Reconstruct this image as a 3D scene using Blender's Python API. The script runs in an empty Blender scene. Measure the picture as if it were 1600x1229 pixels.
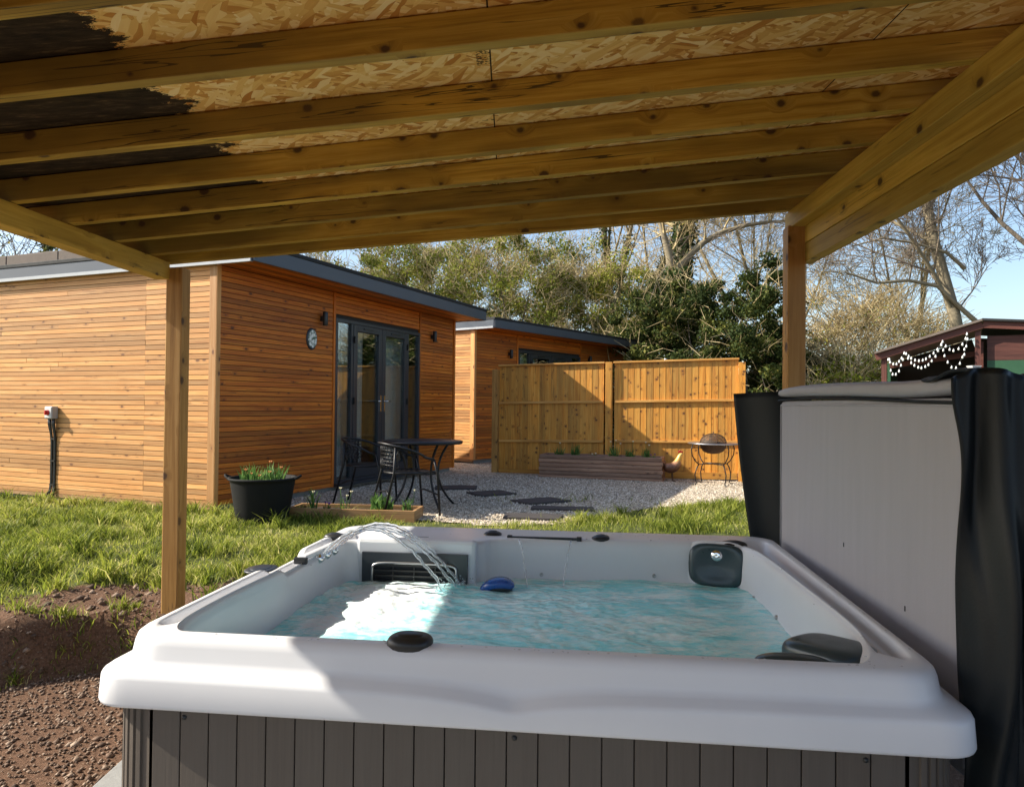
import bpy, bmesh, math, random
import numpy as np
from mathutils import Vector, Matrix, noise as mnoise
R = math.radians
random.seed(7); rng = np.random.default_rng(7)
S = bpy.context.scene
col = S.collection

# ------------------------------------------------------------------ camera
F = 1150.0; CX, CY = 800.0, 614.5
CAMH = 1.54
pitch, roll = R(0.87), R(0.55)
fwd = Vector((0, math.cos(pitch), math.sin(pitch)))
r0 = Vector((1, 0, 0)); u0 = r0.cross(fwd)
rgt = (r0 * math.cos(roll) + u0 * math.sin(roll)).normalized()
upv = rgt.cross(fwd).normalized()
cd = bpy.data.cameras.new('camera'); cam = bpy.data.objects.new('camera', cd); col.objects.link(cam)
m = Matrix((rgt, upv, -fwd)).transposed().to_4x4(); m.translation = Vector((0, 0, CAMH)); cam.matrix_world = m
cd.sensor_width = 36; cd.lens = F / 1600 * 36; cd.clip_start = 0.05; cd.clip_end = 3000
S.camera = cam

# ------------------------------------------------------------------ light
SUN_XY = Vector((-0.985, 0.012)).normalized(); ELEV = R(35.5)
sun_dir = Vector((SUN_XY.x * math.cos(ELEV), SUN_XY.y * math.cos(ELEV), math.sin(ELEV)))
w = bpy.data.worlds.new('World'); S.world = w; w.use_nodes = True
wn = w.node_tree; bg = wn.nodes['Background']; sk = wn.nodes.new('ShaderNodeTexSky'); sk.sky_type = 'NISHITA'
sk.sun_disc = False; sk.sun_elevation = ELEV; sk.sun_rotation = math.atan2(sun_dir.x, sun_dir.y)
sk.air_density = 1.0; sk.dust_density = 1.5; sk.ozone_density = 1.2
wn.links.new(sk.outputs[0], bg.inputs[0]); bg.inputs[1].default_value = 0.125
sl = bpy.data.lights.new('sun', 'SUN'); sl.energy = 5.0; sl.angle = R(0.5); sl.color = (1, 0.92, 0.78)
so = bpy.data.objects.new('sun', sl); col.objects.link(so); so.rotation_euler = sun_dir.to_track_quat('Z', 'Y').to_euler()
S.view_settings.view_transform = 'Standard'; S.view_settings.look = 'None'
S.view_settings.exposure = 0.90; S.view_settings.gamma = 1
S.cycles.use_denoising = True
S.cycles.max_bounces = 8; S.cycles.transparent_max_bounces = 16
S.cycles.sample_clamp_indirect = 8

# ------------------------------------------------------------------ helpers
def G(px, py, z):
    d = fwd + rgt * ((px - CX) / F) - upv * ((py - CY) / F)
    t = (z - CAMH) / d.z
    return Vector((0, 0, CAMH)) + d * t
def D(px, py, Y):
    d = fwd + rgt * ((px - CX) / F) - upv * ((py - CY) / F)
    return Vector((0, 0, CAMH)) + d * (Y / d.y)

def tag(o, label=None, cat=None, group=None, kind=None):
    if label: o['label'] = label
    if cat: o['category'] = cat
    if group: o['group'] = group
    if kind: o['kind'] = kind
    return o
def empty(name, loc=(0, 0, 0), rz=0, label=None, cat=None, group=None):
    o = bpy.data.objects.new(name, None); col.objects.link(o); o.location = loc; o.rotation_euler = (0, 0, rz)
    o.empty_display_size = 0.1
    return tag(o, label, cat, group)

class MB:
    """collects geometry for ONE mesh"""
    def __init__(s): s.v = []; s.f = []; s.uv = []; s.rn = []; s.sm = []
    def face(s, idx, uvs, rn=0.5, smooth=False):
        s.f.append(idx); s.uv.extend(uvs); s.rn.extend([rn] * len(idx)); s.sm.append(smooth)
    def box(s, c, half, ax=None, rn=None, uo=None):
        c = Vector(c)
        if ax is None: ax = (Vector((1, 0, 0)), Vector((0, 1, 0)), Vector((0, 0, 1)))
        if rn is None: rn = random.random()
        if uo is None: uo = (random.uniform(0, 40), random.uniform(0, 40))
        b = len(s.v)
        for k in (-1, 1):
            for j in (-1, 1):
                for i in (-1, 1):
                    s.v.append(tuple(c + ax[0] * (i * half[0]) + ax[1] * (j * half[1]) + ax[2] * (k * half[2])))
        L = max(range(3), key=lambda q: half[q])
        fs = [((0, 2, 3, 1), 2, -1), ((4, 5, 7, 6), 2, 1), ((0, 1, 5, 4), 1, -1), ((2, 6, 7, 3), 1, 1), ((0, 4, 6, 2), 0, -1), ((1, 3, 7, 5), 0, 1)]
        for fi, (q, n, sg) in enumerate(fs):
            oth = [a for a in range(3) if a != n]
            if L in oth: ua, va = L, [a for a in oth if a != L][0]
            else: ua, va = oth
            uvs = []
            for id_ in q:
                sgn = ((id_ & 1) * 2 - 1, ((id_ >> 1) & 1) * 2 - 1, ((id_ >> 2) & 1) * 2 - 1)
                uvs.append((uo[0] + sgn[ua] * half[ua], uo[1] + fi * 0.37 + sgn[va] * half[va]))
            s.face([b + i for i in q], uvs, rn)
    def beam(s, p0, p1, wd, ht, up=(0, 0, 1), rn=None):
        """board from p0 to p1 (centre line); wd across, ht along 'up'"""
        p0 = Vector(p0); p1 = Vector(p1); a = (p1 - p0); L = a.length; a.normalize()
        side = a.cross(Vector(up)).normalized(); u2 = side.cross(a).normalized()
        s.box((p0 + p1) / 2, (L / 2, wd / 2, ht / 2), (a, side, u2), rn)
    def tube(s, pts, rad, n=8, closed=False, rn=0.5, cap=True):
        pts = [Vector(p) for p in pts]; m = len(pts)
        if not hasattr(rad, '__len__'): rad = [rad] * m
        b = len(s.v); ref = Vector((0, 0, 1))
        prev = None; dist = 0
        for i, p in enumerate(pts):
            if closed: t = pts[(i + 1) % m] - pts[i - 1]
            else: t = pts[min(i + 1, m - 1)] - pts[max(i - 1, 0)]
            t.normalize()
            if prev is None:
                a = ref if abs(t.z) < 0.9 else Vector((1, 0, 0))
                x = t.cross(a).normalized()
            else:
                x = (prev - t * prev.dot(t)).normalized()
            prev = x; y = t.cross(x)
            for k in range(n):
                an = 2 * math.pi * k / n
                s.v.append(tuple(p + x * (math.cos(an) * rad[i]) + y * (math.sin(an) * rad[i])))
        segs = m if closed else m - 1
        for i in range(segs):
            j = (i + 1) % m
            for k in range(n):
                k2 = (k + 1) % n
                s.face([b + i * n + k, b + i * n + k2, b + j * n + k2, b + j * n + k], [(i * .05, k / n), (i * .05, (k + 1) / n), (i * .05 + .05, (k + 1) / n), (i * .05 + .05, k / n)], rn, True)
        if cap and not closed:
            s.face([b + k for k in range(n)][::-1], [(0, 0)] * n, rn)
            s.face([b + (m - 1) * n + k for k in range(n)], [(0, 0)] * n, rn)
    def lathe(s, c, prof, n=32, rn=0.5, ax=None):
        """prof = [(r,z)...] around axis"""
        c = Vector(c)
        if ax is None: ax = (Vector((1, 0, 0)), Vector((0, 1, 0)), Vector((0, 0, 1)))
        b = len(s.v)
        for r, z in prof:
            for k in range(n):
                a = 2 * math.pi * k / n
                s.v.append(tuple(c + ax[0] * (math.cos(a) * r) + ax[1] * (math.sin(a) * r) + ax[2] * z))
        for i in range(len(prof) - 1):
            for k in range(n):
                k2 = (k + 1) % n
                s.face([b + i * n + k, b + i * n + k2, b + (i + 1) * n + k2, b + (i + 1) * n + k], [(k / n, i * .1), ((k + 1) / n, i * .1), ((k + 1) / n, i * .1 + .1), (k / n, i * .1 + .1)], rn, True)
    def sell(s, c, dims, e=0.5, e2=None, ax=None, n=24, mrows=14, rn=0.5, bend=None):
        """superellipsoid (rounded box); small e is boxy"""
        if e2 is None: e2 = e
        c = Vector(c)
        if ax is None: ax = (Vector((1, 0, 0)), Vector((0, 1, 0)), Vector((0, 0, 1)))
        sp = lambda v, p: math.copysign(abs(v) ** p, v)
        b = len(s.v)
        for i in range(mrows + 1):
            la = -math.pi / 2 + math.pi * i / mrows
            for k in range(n):
                lo = 2 * math.pi * k / n
                x = dims[0] * sp(math.cos(la), e2) * sp(math.cos(lo), e)
                y = dims[1] * sp(math.cos(la), e2) * sp(math.sin(lo), e)
                z = dims[2] * sp(math.sin(la), e2)
                if bend: x, y, z = bend(x, y, z)
                s.v.append(tuple(c + ax[0] * x + ax[1] * y + ax[2] * z))
        for i in range(mrows):
            for k in range(n):
                k2 = (k + 1) % n
                s.face([b + i * n + k, b + i * n + k2, b + (i + 1) * n + k2, b + (i + 1) * n + k], [(0, 0), (0, 0), (0, 0), (0, 0)], rn, True)
    def grid(s, fn, nu, nv, rn=0.5, smooth=True, closed_u=False):
        b = len(s.v)
        for j in range(nv + 1):
            for i in range(nu + 1): s.v.append(tuple(fn(i / nu, j / nv)))
        for j in range(nv):
            for i in range(nu):
                a = b + j * (nu + 1) + i
                s.face([a, a + 1, a + nu + 2, a + nu + 1], [(i / nu, j / nv), ((i + 1) / nu, j / nv), ((i + 1) / nu, (j + 1) / nv), (i / nu, (j + 1) / nv)], rn, smooth)
    def build(s, name, mat, parent=None, bevel=0, subsurf=0, solid=0):
        me = bpy.data.meshes.new(name); me.from_pydata(s.v, [], s.f)
        uvl = me.uv_layers.new(name='UVMap'); uvl.data.foreach_set('uv', np.array(s.uv, dtype=np.float32).ravel())
        at = me.attributes.new('rnd', 'FLOAT', 'CORNER'); at.data.foreach_set('value', np.array(s.rn, dtype=np.float32))
        me.polygons.foreach_set('use_smooth', s.sm)
        me.materials.append(mat); me.validate(); me.update()
        o = bpy.data.objects.new(name, me); col.objects.link(o)
        if parent is not None: o.parent = parent
        if solid:
            q = o.modifiers.new('s', 'SOLIDIFY'); q.thickness = solid; q.offset = 0
        if bevel:
            q = o.modifiers.new('b', 'BEVEL'); q.width = bevel; q.segments = 2; q.limit_method = 'ANGLE'
        if subsurf:
            q = o.modifiers.new('ss', 'SUBSURF'); q.levels = subsurf; q.render_levels = subsurf
        return o

def np_mesh(name, verts, loops, starts, totals, mat, parent=None, rnd=None, smooth=False):
    me = bpy.data.meshes.new(name)
    me.vertices.add(len(verts)); me.vertices.foreach_set('co', np.ascontiguousarray(verts, dtype=np.float32).ravel())
    me.loops.add(len(loops)); me.loops.foreach_set('vertex_index', np.ascontiguousarray(loops, dtype=np.int32))
    me.polygons.add(len(starts)); me.polygons.foreach_set('loop_start', np.ascontiguousarray(starts, dtype=np.int32))
    try: me.polygons.foreach_set('loop_total', np.ascontiguousarray(totals, dtype=np.int32))
    except Exception: pass
    if rnd is not None:
        at = me.attributes.new('rnd', 'FLOAT', 'POINT'); at.data.foreach_set('value', np.ascontiguousarray(rnd, dtype=np.float32))
    me.update(calc_edges=True); me.validate()
    if smooth: me.polygons.foreach_set('use_smooth', [True] * len(me.polygons))
    if mat: me.materials.append(mat)
    o = bpy.data.objects.new(name, me); col.objects.link(o)
    if parent is not None: o.parent = parent
    return o
def quads_mesh(name, V, mat, parent=None, rnd=None, smooth=False):
    """V: (n,4,3)"""
    n = len(V); return np_mesh(name, V.reshape(-1, 3), np.arange(n * 4), np.arange(n) * 4, np.full(n, 4), mat, parent, None if rnd is None else np.repeat(rnd, 4), smooth)
def segs_mesh(name, P0, P1, R0, R1, ns, mat, parent=None, rnd=None):
    """straight tapering prisms, vectorised"""
    P0 = np.asarray(P0, float); P1 = np.asarray(P1, float); R0 = np.asarray(R0, float); R1 = np.asarray(R1, float)
    n = len(P0); T = P1 - P0; T /= np.linalg.norm(T, axis=1)[:, None] + 1e-9
    A = np.where(np.abs(T[:, 2:3]) < .9, np.array([[0, 0, 1.]]), np.array([[1., 0, 0]]))
    X = np.cross(T, A); X /= np.linalg.norm(X, axis=1)[:, None]; Y = np.cross(T, X)
    an = np.arange(ns) * 2 * np.pi / ns
    ring = X[:, None, :] * np.cos(an)[None, :, None] + Y[:, None, :] * np.sin(an)[None, :, None]
    V = np.concatenate([P0[:, None] + ring * R0[:, None, None], P1[:, None] + ring * R1[:, None, None]], 1)
    k = np.arange(ns); k2 = (k + 1) % ns
    f = np.stack([k, k2, k2 + ns, k + ns], 1).ravel()
    loops = (np.arange(n)[:, None] * (2 * ns) + f[None]).ravel(); nf = n * ns
    return np_mesh(name, V.reshape(-1, 3), loops, np.arange(nf) * 4, np.full(nf, 4), mat, parent, None if rnd is None else np.repeat(rnd, 2 * ns), True)

# ------------------------------------------------------------------ materials
class NT:
    def __init__(s, name):
        s.m = bpy.data.materials.new(name); s.m.use_nodes = True; s.t = s.m.node_tree; s.n = s.t.nodes
        s.b = s.n['Principled BSDF']; s.out = s.n['Material Output']
    def new(s, ty, **kw):
        n = s.n.new('ShaderNode' + ty)
        for k, v in kw.items(): setattr(n, k, v)
        return n
    def link(s, a, b): s.t.links.new(a, b)
    def val(s, sock, v):
        if hasattr(v, 'is_output') or isinstance(v, bpy.types.NodeSocket): s.link(v, sock)
        else: sock.default_value = v
    def coord(s, kind='Object'): return s.new('TexCoord').outputs[kind]
    def mapping(s, vec, scale=(1, 1, 1), loc=(0, 0, 0), rot=(0, 0, 0)):
        n = s.new('Mapping'); s.link(vec, n.inputs[0]); n.inputs['Scale'].default_value = scale; n.inputs['Location'].default_value = loc; n.inputs['Rotation'].default_value = rot; return n.outputs[0]
    def noise(s, vec, scale=5, detail=4, rough=.55, dist=0, out='Fac', dim='3D'):
        n = s.new('TexNoise', noise_dimensions=dim); s.link(vec, n.inputs['Vector']); n.inputs['Scale'].default_value = scale; n.inputs['Detail'].default_value = detail
        n.inputs['Roughness'].default_value = rough; n.inputs['Distortion'].default_value = dist; return n.outputs[out]
    def voro(s, vec, scale=5, feature='F1', out='Distance', rand=1, dim='3D'):
        n = s.new('TexVoronoi', voronoi_dimensions=dim, feature=feature); s.link(vec, n.inputs['Vector']); n.inputs['Scale'].default_value = scale; n.inputs['Randomness'].default_value = rand; return n.outputs[out]
    def ramp(s, fac, stops, interp='LINEAR'):
        n = s.new('ValToRGB'); s.link(fac, n.inputs[0]); cr = n.color_ramp; cr.interpolation = interp
        while len(cr.elements) < len(stops): cr.elements.new(0.5)
        for e, (p, c) in zip(cr.elements, stops):
            e.position = p; e.color = (c, c, c, 1) if not hasattr(c, '__len__') else (*c[:3], 1)
        return n.outputs[0]
    def mix(s, fac, a, b, mode='MIX'):
        n = s.new('Mix', data_type='RGBA', blend_type=mode); s.val(n.inputs[0], fac)
        for sock, v in ((n.inputs[6], a), (n.inputs[7], b)):
            if isinstance(v, bpy.types.NodeSocket): s.link(v, sock)
            else: sock.default_value = (*v[:3], 1)
        return n.outputs[2]
    def math(s, op, a, b=0.5, c=None, clamp=False):
        n = s.new('Math', operation=op, use_clamp=clamp); s.val(n.inputs[0], a); s.val(n.inputs[1], b)
        if c is not None: s.val(n.inputs[2], c)
        return n.outputs[0]
    def attr(s, name='rnd', out='Fac'): n = s.new('Attribute', attribute_name=name); return n.outputs[out]
    def bump(s, h, strength=.3, dist=.01):
        n = s.new('Bump'); s.link(h, n.inputs['Height']); n.inputs['Strength'].default_value = strength; n.inputs['Distance'].default_value = dist
        s.link(n.outputs[0], s.b.inputs['Normal']); return n.outputs[0]
    def set(s, **kw):
        names = dict(col='Base Color', rough='Roughness', metal='Metallic', spec='Specular IOR Level', trans='Transmission Weight', ior='IOR', coat='Coat Weight', coatr='Coat Roughness', emis='Emission Color', emiss='Emission Strength', alpha='Alpha', sheen='Sheen Weight')
        for k, v in kw.items():
            sock = s.b.inputs[names[k]]
            if k in ('col', 'emis') and not isinstance(v, bpy.types.NodeSocket): v = (*v[:3], 1)
            s.val(sock, v)
        return s

def plain(name, c, rough=.5, metal=0, coat=0, var=.15, nscale=12, bump=0, spec=.5):
    t = NT(name); co = t.coord()
    n = t.noise(co, nscale, 4, .6)
    cc = t.mix(n, tuple(x * (1 - var) for x in c), tuple(min(1, x * (1 + var)) for x in c))
    t.set(col=cc, metal=metal, coat=coat, spec=spec)
    t.link(t.math('MULTIPLY_ADD', n, .25, rough - .12, clamp=True), t.b.inputs['Roughness'])
    if bump: t.bump(t.noise(co, nscale * 6, 5, .6), bump, .004)
    return t.m

def timber(name, dark, mid, light, knot=.5, rough=.6, tint=.35, knotcol=(.06, .022, .006), su=1.0, sv=1.0, green=None, bump=.25, kd=2.2, coat=0, gm=.45, crack=.5):
    t = NT(name); uv = t.coord('UV'); rn = t.attr()
    # warp coordinates round knots
    kv = t.mapping(uv, (kd * 3.2 * su, 10 * sv, 1))
    vd = t.voro(kv, 1, dim='2D', rand=1)
    sepk = t.new('SeparateColor'); t.link(t.voro(kv, 1, dim='2D', out='Color'), sepk.inputs[0]); vk = t.math('ADD', vd, t.math('MULTIPLY_ADD', sepk.outputs[2], .13, -.05)); vk = t.math('ADD', vk, t.math('MULTIPLY_ADD', t.noise(t.mapping(uv, (60, 60, 1)), 1, 2), .08, -.04))
    knotm = t.ramp(vk, [(0.0, 1), (.09, 1), (.17, 0), (1, 0)])
    halo = t.ramp(vd, [(0.0, 1), (.45, 0), (1, 0)])
    sep_ = t.new('SeparateColor'); t.link(t.voro(kv, 1, dim='2D', out='Color'), sep_.inputs[0]); sel = t.ramp(sep_.outputs[1], [(0, 0), (1 - knot * .42, 0), (min(1, 1 - knot * .42 + .02), 1)], 'LINEAR')
    knotm = t.math('MULTIPLY', knotm, sel); halo = t.math('MULTIPLY', halo, sel)
    base = t.mapping(uv, (1.1 * su, 26 * sv, 1))
    off = t.new('CombineXYZ'); t.link(t.math('MULTIPLY', halo, 1.5), off.inputs[1]); t.link(t.math('MULTIPLY', rn, 7), off.inputs[2])
    ad = t.new('VectorMath', operation='ADD'); t.link(base, ad.inputs[0]); t.link(off.outputs[0], ad.inputs[1])
    g1 = t.noise(ad.outputs[0], 1.6, 3, .5, .6); g2 = t.noise(ad.outputs[0], 7, 6, .7, .3)
    gg = t.math('MULTIPLY_ADD', g2, .35, t.math('MULTIPLY', g1, .65))
    c = t.ramp(gg, [(.30, dark), (.48, mid), (.66, light)])
    big = t.noise(t.mapping(uv, (.9, 3, 1)), 1.3, 3, .5)
    c = t.mix(t.math('MULTIPLY', t.ramp(big, [(.42, 0), (.62, 1)]), gm), c, green or dark)
    tn = t.ramp(rn, [(0, tuple([1 - tint] * 3)), (1, (1 + tint * .25, 1 + tint * .15, 1.0))])
    c = t.mix(1, c, tn, 'MULTIPLY')
    c = t.mix(t.math('MULTIPLY', halo, .5), c, tuple(x * .45 for x in dark))
    c = t.mix(t.math('MULTIPLY', knotm, .9), c, knotcol)
    ck = t.noise(t.mapping(uv, (.55 * su, 17 * sv, 1), (3, 1, 0)), 1, 3, .6, .3)
    ckm = t.math('LESS_THAN', t.math('ABSOLUTE', t.math('SUBTRACT', ck, .5)), .008)
    ckm = t.math('MULTIPLY', t.math('MULTIPLY', ckm, t.ramp(t.noise(t.mapping(uv, (.8, 6, 1)), 1, 2), [(.5, 0), (.56, 1)])), crack)
    c = t.mix(ckm, c, tuple(x * .15 for x in dark))
    t.set(col=c, rough=rough, coat=coat)
    t.bump(gg, bump, .003)
    return t.m

M = {}
M['joist'] = timber('treated_timber', (.30, .155, .012), (.56, .345, .036), (.72, .49, .085), knot=.7, green=(.22, .135, .014), kd=2.4, tint=.4, knotcol=(.05, .018, .004), gm=.85, crack=.9)
M['beam'] = timber('treated_beam', (.40, .22, .024), (.60, .375, .055), (.72, .48, .10), knot=.6, green=(.30, .19, .025), kd=2.2, tint=.25)
M['post'] = timber('post_timber', (.30, .14, .025), (.46, .235, .055), (.56, .32, .10), knot=.4, kd=2.2, tint=.1, sv=.8)
M['clad_side'] = timber('cedar_slats_sunlit', (.52, .21, .055), (.69, .335, .105), (.79, .455, .19), knot=.3, green=(.58, .27, .08), tint=.45, kd=2.2, sv=1.3, knotcol=(.14, .05, .015))  # cedar of the sunny side, sunlit tone put into the colour
M['clad_front'] = timber('cedar_slats_shaded', (.36, .07, .004), (.62, .17, .008), (.75, .27, .028), knot=.3, green=(.44, .10, .005), tint=.45, kd=2.2, sv=1.3, knotcol=(.1, .03, .008))  # same cedar on the shaded front, shade tone put into the colour
M['fence'] = timber('fence_boards', (.40, .13, .012), (.66, .275, .03), (.76, .40, .075), knot=.75, green=(.42, .24, .05), tint=.3, kd=3.2, sv=.9, knotcol=(.10, .035, .008))
M['fence_rail'] = timber('fence_rail', (.42, .18, .03), (.62, .30, .06), (.74, .42, .12), knot=.2, tint=.1)
M['sleeper'] = timber('planter_boards', (.19, .10, .06), (.36, .20, .13), (.46, .29, .19), knot=.5, tint=.35, kd=2.5, knotcol=(.05, .02, .012))
M['bedboard'] = timber('bed_board', (.26, .13, .045), (.40, .22, .09), (.50, .30, .14), knot=.3, tint=.2)
M['maroon'] = timber('maroon_timber', (.06, .015, .010), (.11, .03, .02), (.16, .055, .038), knot=.1, tint=.3)
M['green_wall'] = plain('green_painted_wall', (.018, .075, .035), .6)
M['darkgrey'] = plain('anthracite_frame', (.028, .034, .042), .35, var=.1, nscale=3)
M['fascia'] = plain('grey_fascia', (.065, .08, .105), .4, var=.12, nscale=2)
M['fascia_lit'] = plain('sunlit_fascia', (.42, .44, .46), .4, var=.1)  # paler copy of the fascia, sunlight put into the colour
M['felt'] = plain('roof_membrane', (.016, .018, .02), .8, bump=.3)
M['coping'] = plain('stone_coping', (.15, .12, .10), .9, bump=.6, var=.35, nscale=9)
M['black'] = plain('black_plastic', (.016, .017, .018), .38, var=.2)
M['blackmetal'] = plain('black_metal', (.012, .012, .014), .42, metal=.3, var=.3)
M['rubber'] = plain('rubber_bucket', (.012, .0125, .013), .75, var=.25, nscale=6, spec=.2)
M['chrome'] = plain('chrome', (.75, .76, .78), .12, metal=1, var=.05)
M['steel'] = plain('brushed_steel', (.45, .45, .46), .35, metal=1, var=.1)
M['white_pl'] = plain('white_plastic', (.62, .62, .60), .5, var=.08)
M['grey_pl'] = plain('grey_plastic', (.36, .36, .36), .5, var=.08)
M['red_pl'] = plain('red_plastic', (.55, .02, .015), .4, var=.1)
M['sky_refl'] = plain('sky_reflection_blue', (.012, .08, .34), .25, var=.2, coat=.5)  # blue stands in for sky reflected on a dark fitting
M['pillow'] = plain('dark_teal_pillow', (.025, .045, .052), .32, var=.2, nscale=20, coat=.2)
M['soil'] = plain('potting_soil', (.035, .022, .014), .95, var=.5, nscale=40, bump=.8)
M['slate'] = plain('slate_stepping_stone', (.045, .038, .036), .85, var=.35, nscale=9, bump=.7)
M['concrete'] = plain('concrete', (.25, .25, .24), .85, var=.25, nscale=6, bump=.5)
M['rusty'] = plain('rusted_steel', (.07, .035, .02), .75, metal=.2, var=.5, nscale=14)
M['curtain'] = plain('curtain_fabric', (.8, .8, .78), .9, var=.1)
M['room'] = plain('dark_room', (.03, .028, .027), .9)
M['bark'] = plain('pale_bark', (.24, .20, .13), .9, var=.5, nscale=3, bump=.6)
M['barkdark'] = plain('dark_bark', (.10, .082, .062), .9, var=.5, nscale=3, bump=.6)
M['bulb'] = plain('frosted_bulb', (.82, .84, .82), .3, var=.02)

def twig_mat(name, a, b):
    t = NT(name); t.set(col=t.mix(t.attr(), a, b), rough=.85); return t.m
def leaf_mat(name, stops, trans=.35, rough=.55):
    t = NT(name); c = t.ramp(t.attr(), stops)
    t.set(col=c, rough=rough, spec=.18)
    tr = t.new('BsdfTranslucent'); t.link(c, tr.inputs[0]); mx = t.new('MixShader'); mx.inputs[0].default_value = trans
    t.link(t.b.outputs[0], mx.inputs[1]); t.link(tr.outputs[0], mx.inputs[2]); t.link(mx.outputs[0], t.out.inputs[0]); return t.m
M['twig_y'] = twig_mat('straw_twigs', (.24, .18, .085), (.60, .48, .26))
M['twig_d'] = twig_mat('grey_twigs', (.09, .07, .055), (.24, .19, .14))
M['leaf_bush'] = leaf_mat('spring_leaves', [(0, (.06, .08, .012)), (.4, (.19, .23, .03)), (.75, (.38, .39, .065)), (1, (.58, .48, .14))])
M['leaf_dark'] = leaf_mat('evergreen_leaves', [(0, (.015, .028, .008)), (.5, (.045, .068, .016)), (.8, (.14, .15, .032)), (1, (.30, .27, .07))], .25, .75)
M['leaf_ivy'] = leaf_mat('ivy_leaves', [(0, (.02, .04, .012)), (.7, (.05, .085, .022)), (1, (.12, .15, .04))], .2)
M['grass'] = leaf_mat('grass_blades', [(0, (.06, .09, .014)), (.4, (.22, .27, .035)), (.75, (.44, .46, .08)), (1, (.68, .60, .27))], .5)
M['bulbleaf'] = leaf_mat('bulb_leaves', [(0, (.05, .12, .03)), (.6, (.11, .22, .05)), (1, (.20, .32, .08))], .35)
M['petal'] = plain('pale_petals', (.75, .70, .50), .5, var=.1)
M['petal_o'] = plain('orange_petals', (.72, .30, .10), .5, var=.2)
M['petal_p'] = plain('purple_petals', (.12, .03, .25), .5, var=.2)

def mk_osb():
    t = NT('strand_board'); co = t.coord(); cur = None
    # strands: stretched, variously turned cells
    cols = [(.38, .20, .07), (.55, .33, .14), (.46, .24, .08), (.62, .40, .19)]
    wob = t.noise(co, 3, 2, .5, out='Color'); vm = t.new('VectorMath', operation='MULTIPLY_ADD'); t.link(wob, vm.inputs[0]); vm.inputs[1].default_value = (.10, .10, .10); t.link(co, vm.inputs[2])
    hs = None
    for i, a in enumerate((0.35, 1.5, 2.6, -.35, .9)):
        mp = t.mapping(vm.outputs[0], (1, 1, .001), (i * 3.1, i * 1.7, 0), (0, 0, a)); mp2 = t.mapping(mp, (13, 56, 1))
        v = t.new('TexVoronoi', voronoi_dimensions='2D'); t.link(mp2, v.inputs['Vector']); v.inputs['Scale'].default_value = 1
        sep = t.new('SeparateColor'); t.link(v.outputs['Color'], sep.inputs[0])
        c = t.ramp(sep.outputs[0], [(0, (.46, .19, .034)), (.3, (.68, .36, .085)), (.6, (.82, .50, .15)), (1, (.90, .65, .28))])
        gr = t.noise(t.mapping(mp, (5, 120, 1)), 1, 3, .6); c = t.mix(.35, c, t.mix(gr, tuple([.3] * 3), tuple([.9] * 3)), 'OVERLAY')
        if cur is None: cur = c; hs = sep.outputs[1]
        else:
            pick = t.ramp(sep.outputs[1], [(0, 0), (.62, 0), (.63, 1)]); cur = t.mix(pick, cur, c)
            hm = t.new('Mix'); t.link(pick, hm.inputs[0]); t.link(hs, hm.inputs[2]); t.link(sep.outputs[0], hm.inputs[3]); hs = hm.outputs[0]
    sx = t.new('SeparateXYZ'); t.link(co, sx.inputs[0])
    # sheet joints
    def joint(sock, period, off):
        q = t.math('FRACT', t.math('DIVIDE', t.math('ADD', sock, off), period)); return t.math('LESS_THAN', q, .004 / period * 1.2)
    jn = t.math('MAXIMUM', joint(sx.outputs[0], 1.22, .52), joint(sx.outputs[1], 2.44, 1.3))
    cur = t.mix(jn, cur, (.04, .02, .01))
    # black bitumen stained sheet end, ragged edge
    ed = t.noise(t.mapping(co, (1.6, 3, 1)), 4, 9, .8)
    e = t.math('ADD', sx.outputs[0], t.math('MULTIPLY_ADD', ed, .5, -.25)); e = t.math('MULTIPLY_ADD', sx.outputs[1], .0, e)
    st = t.math('LESS_THAN', e, .87)
    dk = t.ramp(t.noise(t.mapping(co, (3, 14, 1)), 3, 6, .75), [(.3, (.008, .006, .003)), (.55, (.04, .026, .012)), (.75, (.14, .085, .035))])
    cur = t.mix(st, cur, dk)
    # faded ink stamps printed along one line of the boards
    ln = t.math('LESS_THAN', t.math('ABSOLUTE', t.math('SUBTRACT', sx.outputs[0], 1.90)), .022)
    blk = t.math('GREATER_THAN', t.noise(t.mapping(co, (0, 5, 0)), 1.0, 1), .52)
    ink = t.math('GREATER_THAN', t.noise(t.mapping(co, (90, 90, 0)), 1, 2), .52)
    cur = t.mix(t.math('MULTIPLY', t.math('MULTIPLY', ln, blk), t.math('MULTIPLY', ink, .8)), cur, (.02, .015, .01))
    t.set(col=cur, rough=.85, spec=.15); t.bump(hs, .25, .003); return t.m
M['osb'] = mk_osb()

def mk_shell():
    t = NT('acrylic_shell'); co = t.coord()
    n = t.noise(co, 4, 4, .6); c = t.mix(n, (.66, .67, .70), (.72, .73, .76))
    sx = t.new('SeparateXYZ'); t.link(co, sx.inputs[0])
    t.set(col=c, rough=.3, coat=.05, coatr=.06, spec=.28)
    d = t.voro(co, 70, out='Distance'); sp = t.ramp(t.noise(co, 3, 2), [(.5, 0), (.62, 1)])
    t.bump(t.math('MULTIPLY', t.ramp(d, [(0, 1), (.22, 0), (1, 0)]), sp), .05, .002)
    return t.m
M['shell'] = mk_shell()
def mk_vinyl(name, c, rough, streak=.09):
    t = NT(name); co = t.coord(); 
    n = t.noise(t.mapping(co, (9, 9, .8)), 2, 5, .65); n2 = t.noise(co, 160, 2, .5)
    cc = t.mix(n, tuple(x * (1 - streak) for x in c), tuple(x * (1 + streak) for x in c)); t.set(col=cc, rough=rough, spec=.45)
    t.bump(t.math('ADD', n2, t.math('MULTIPLY', t.noise(co, 5, 3), 6)), .18, .002); return t.m
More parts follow.
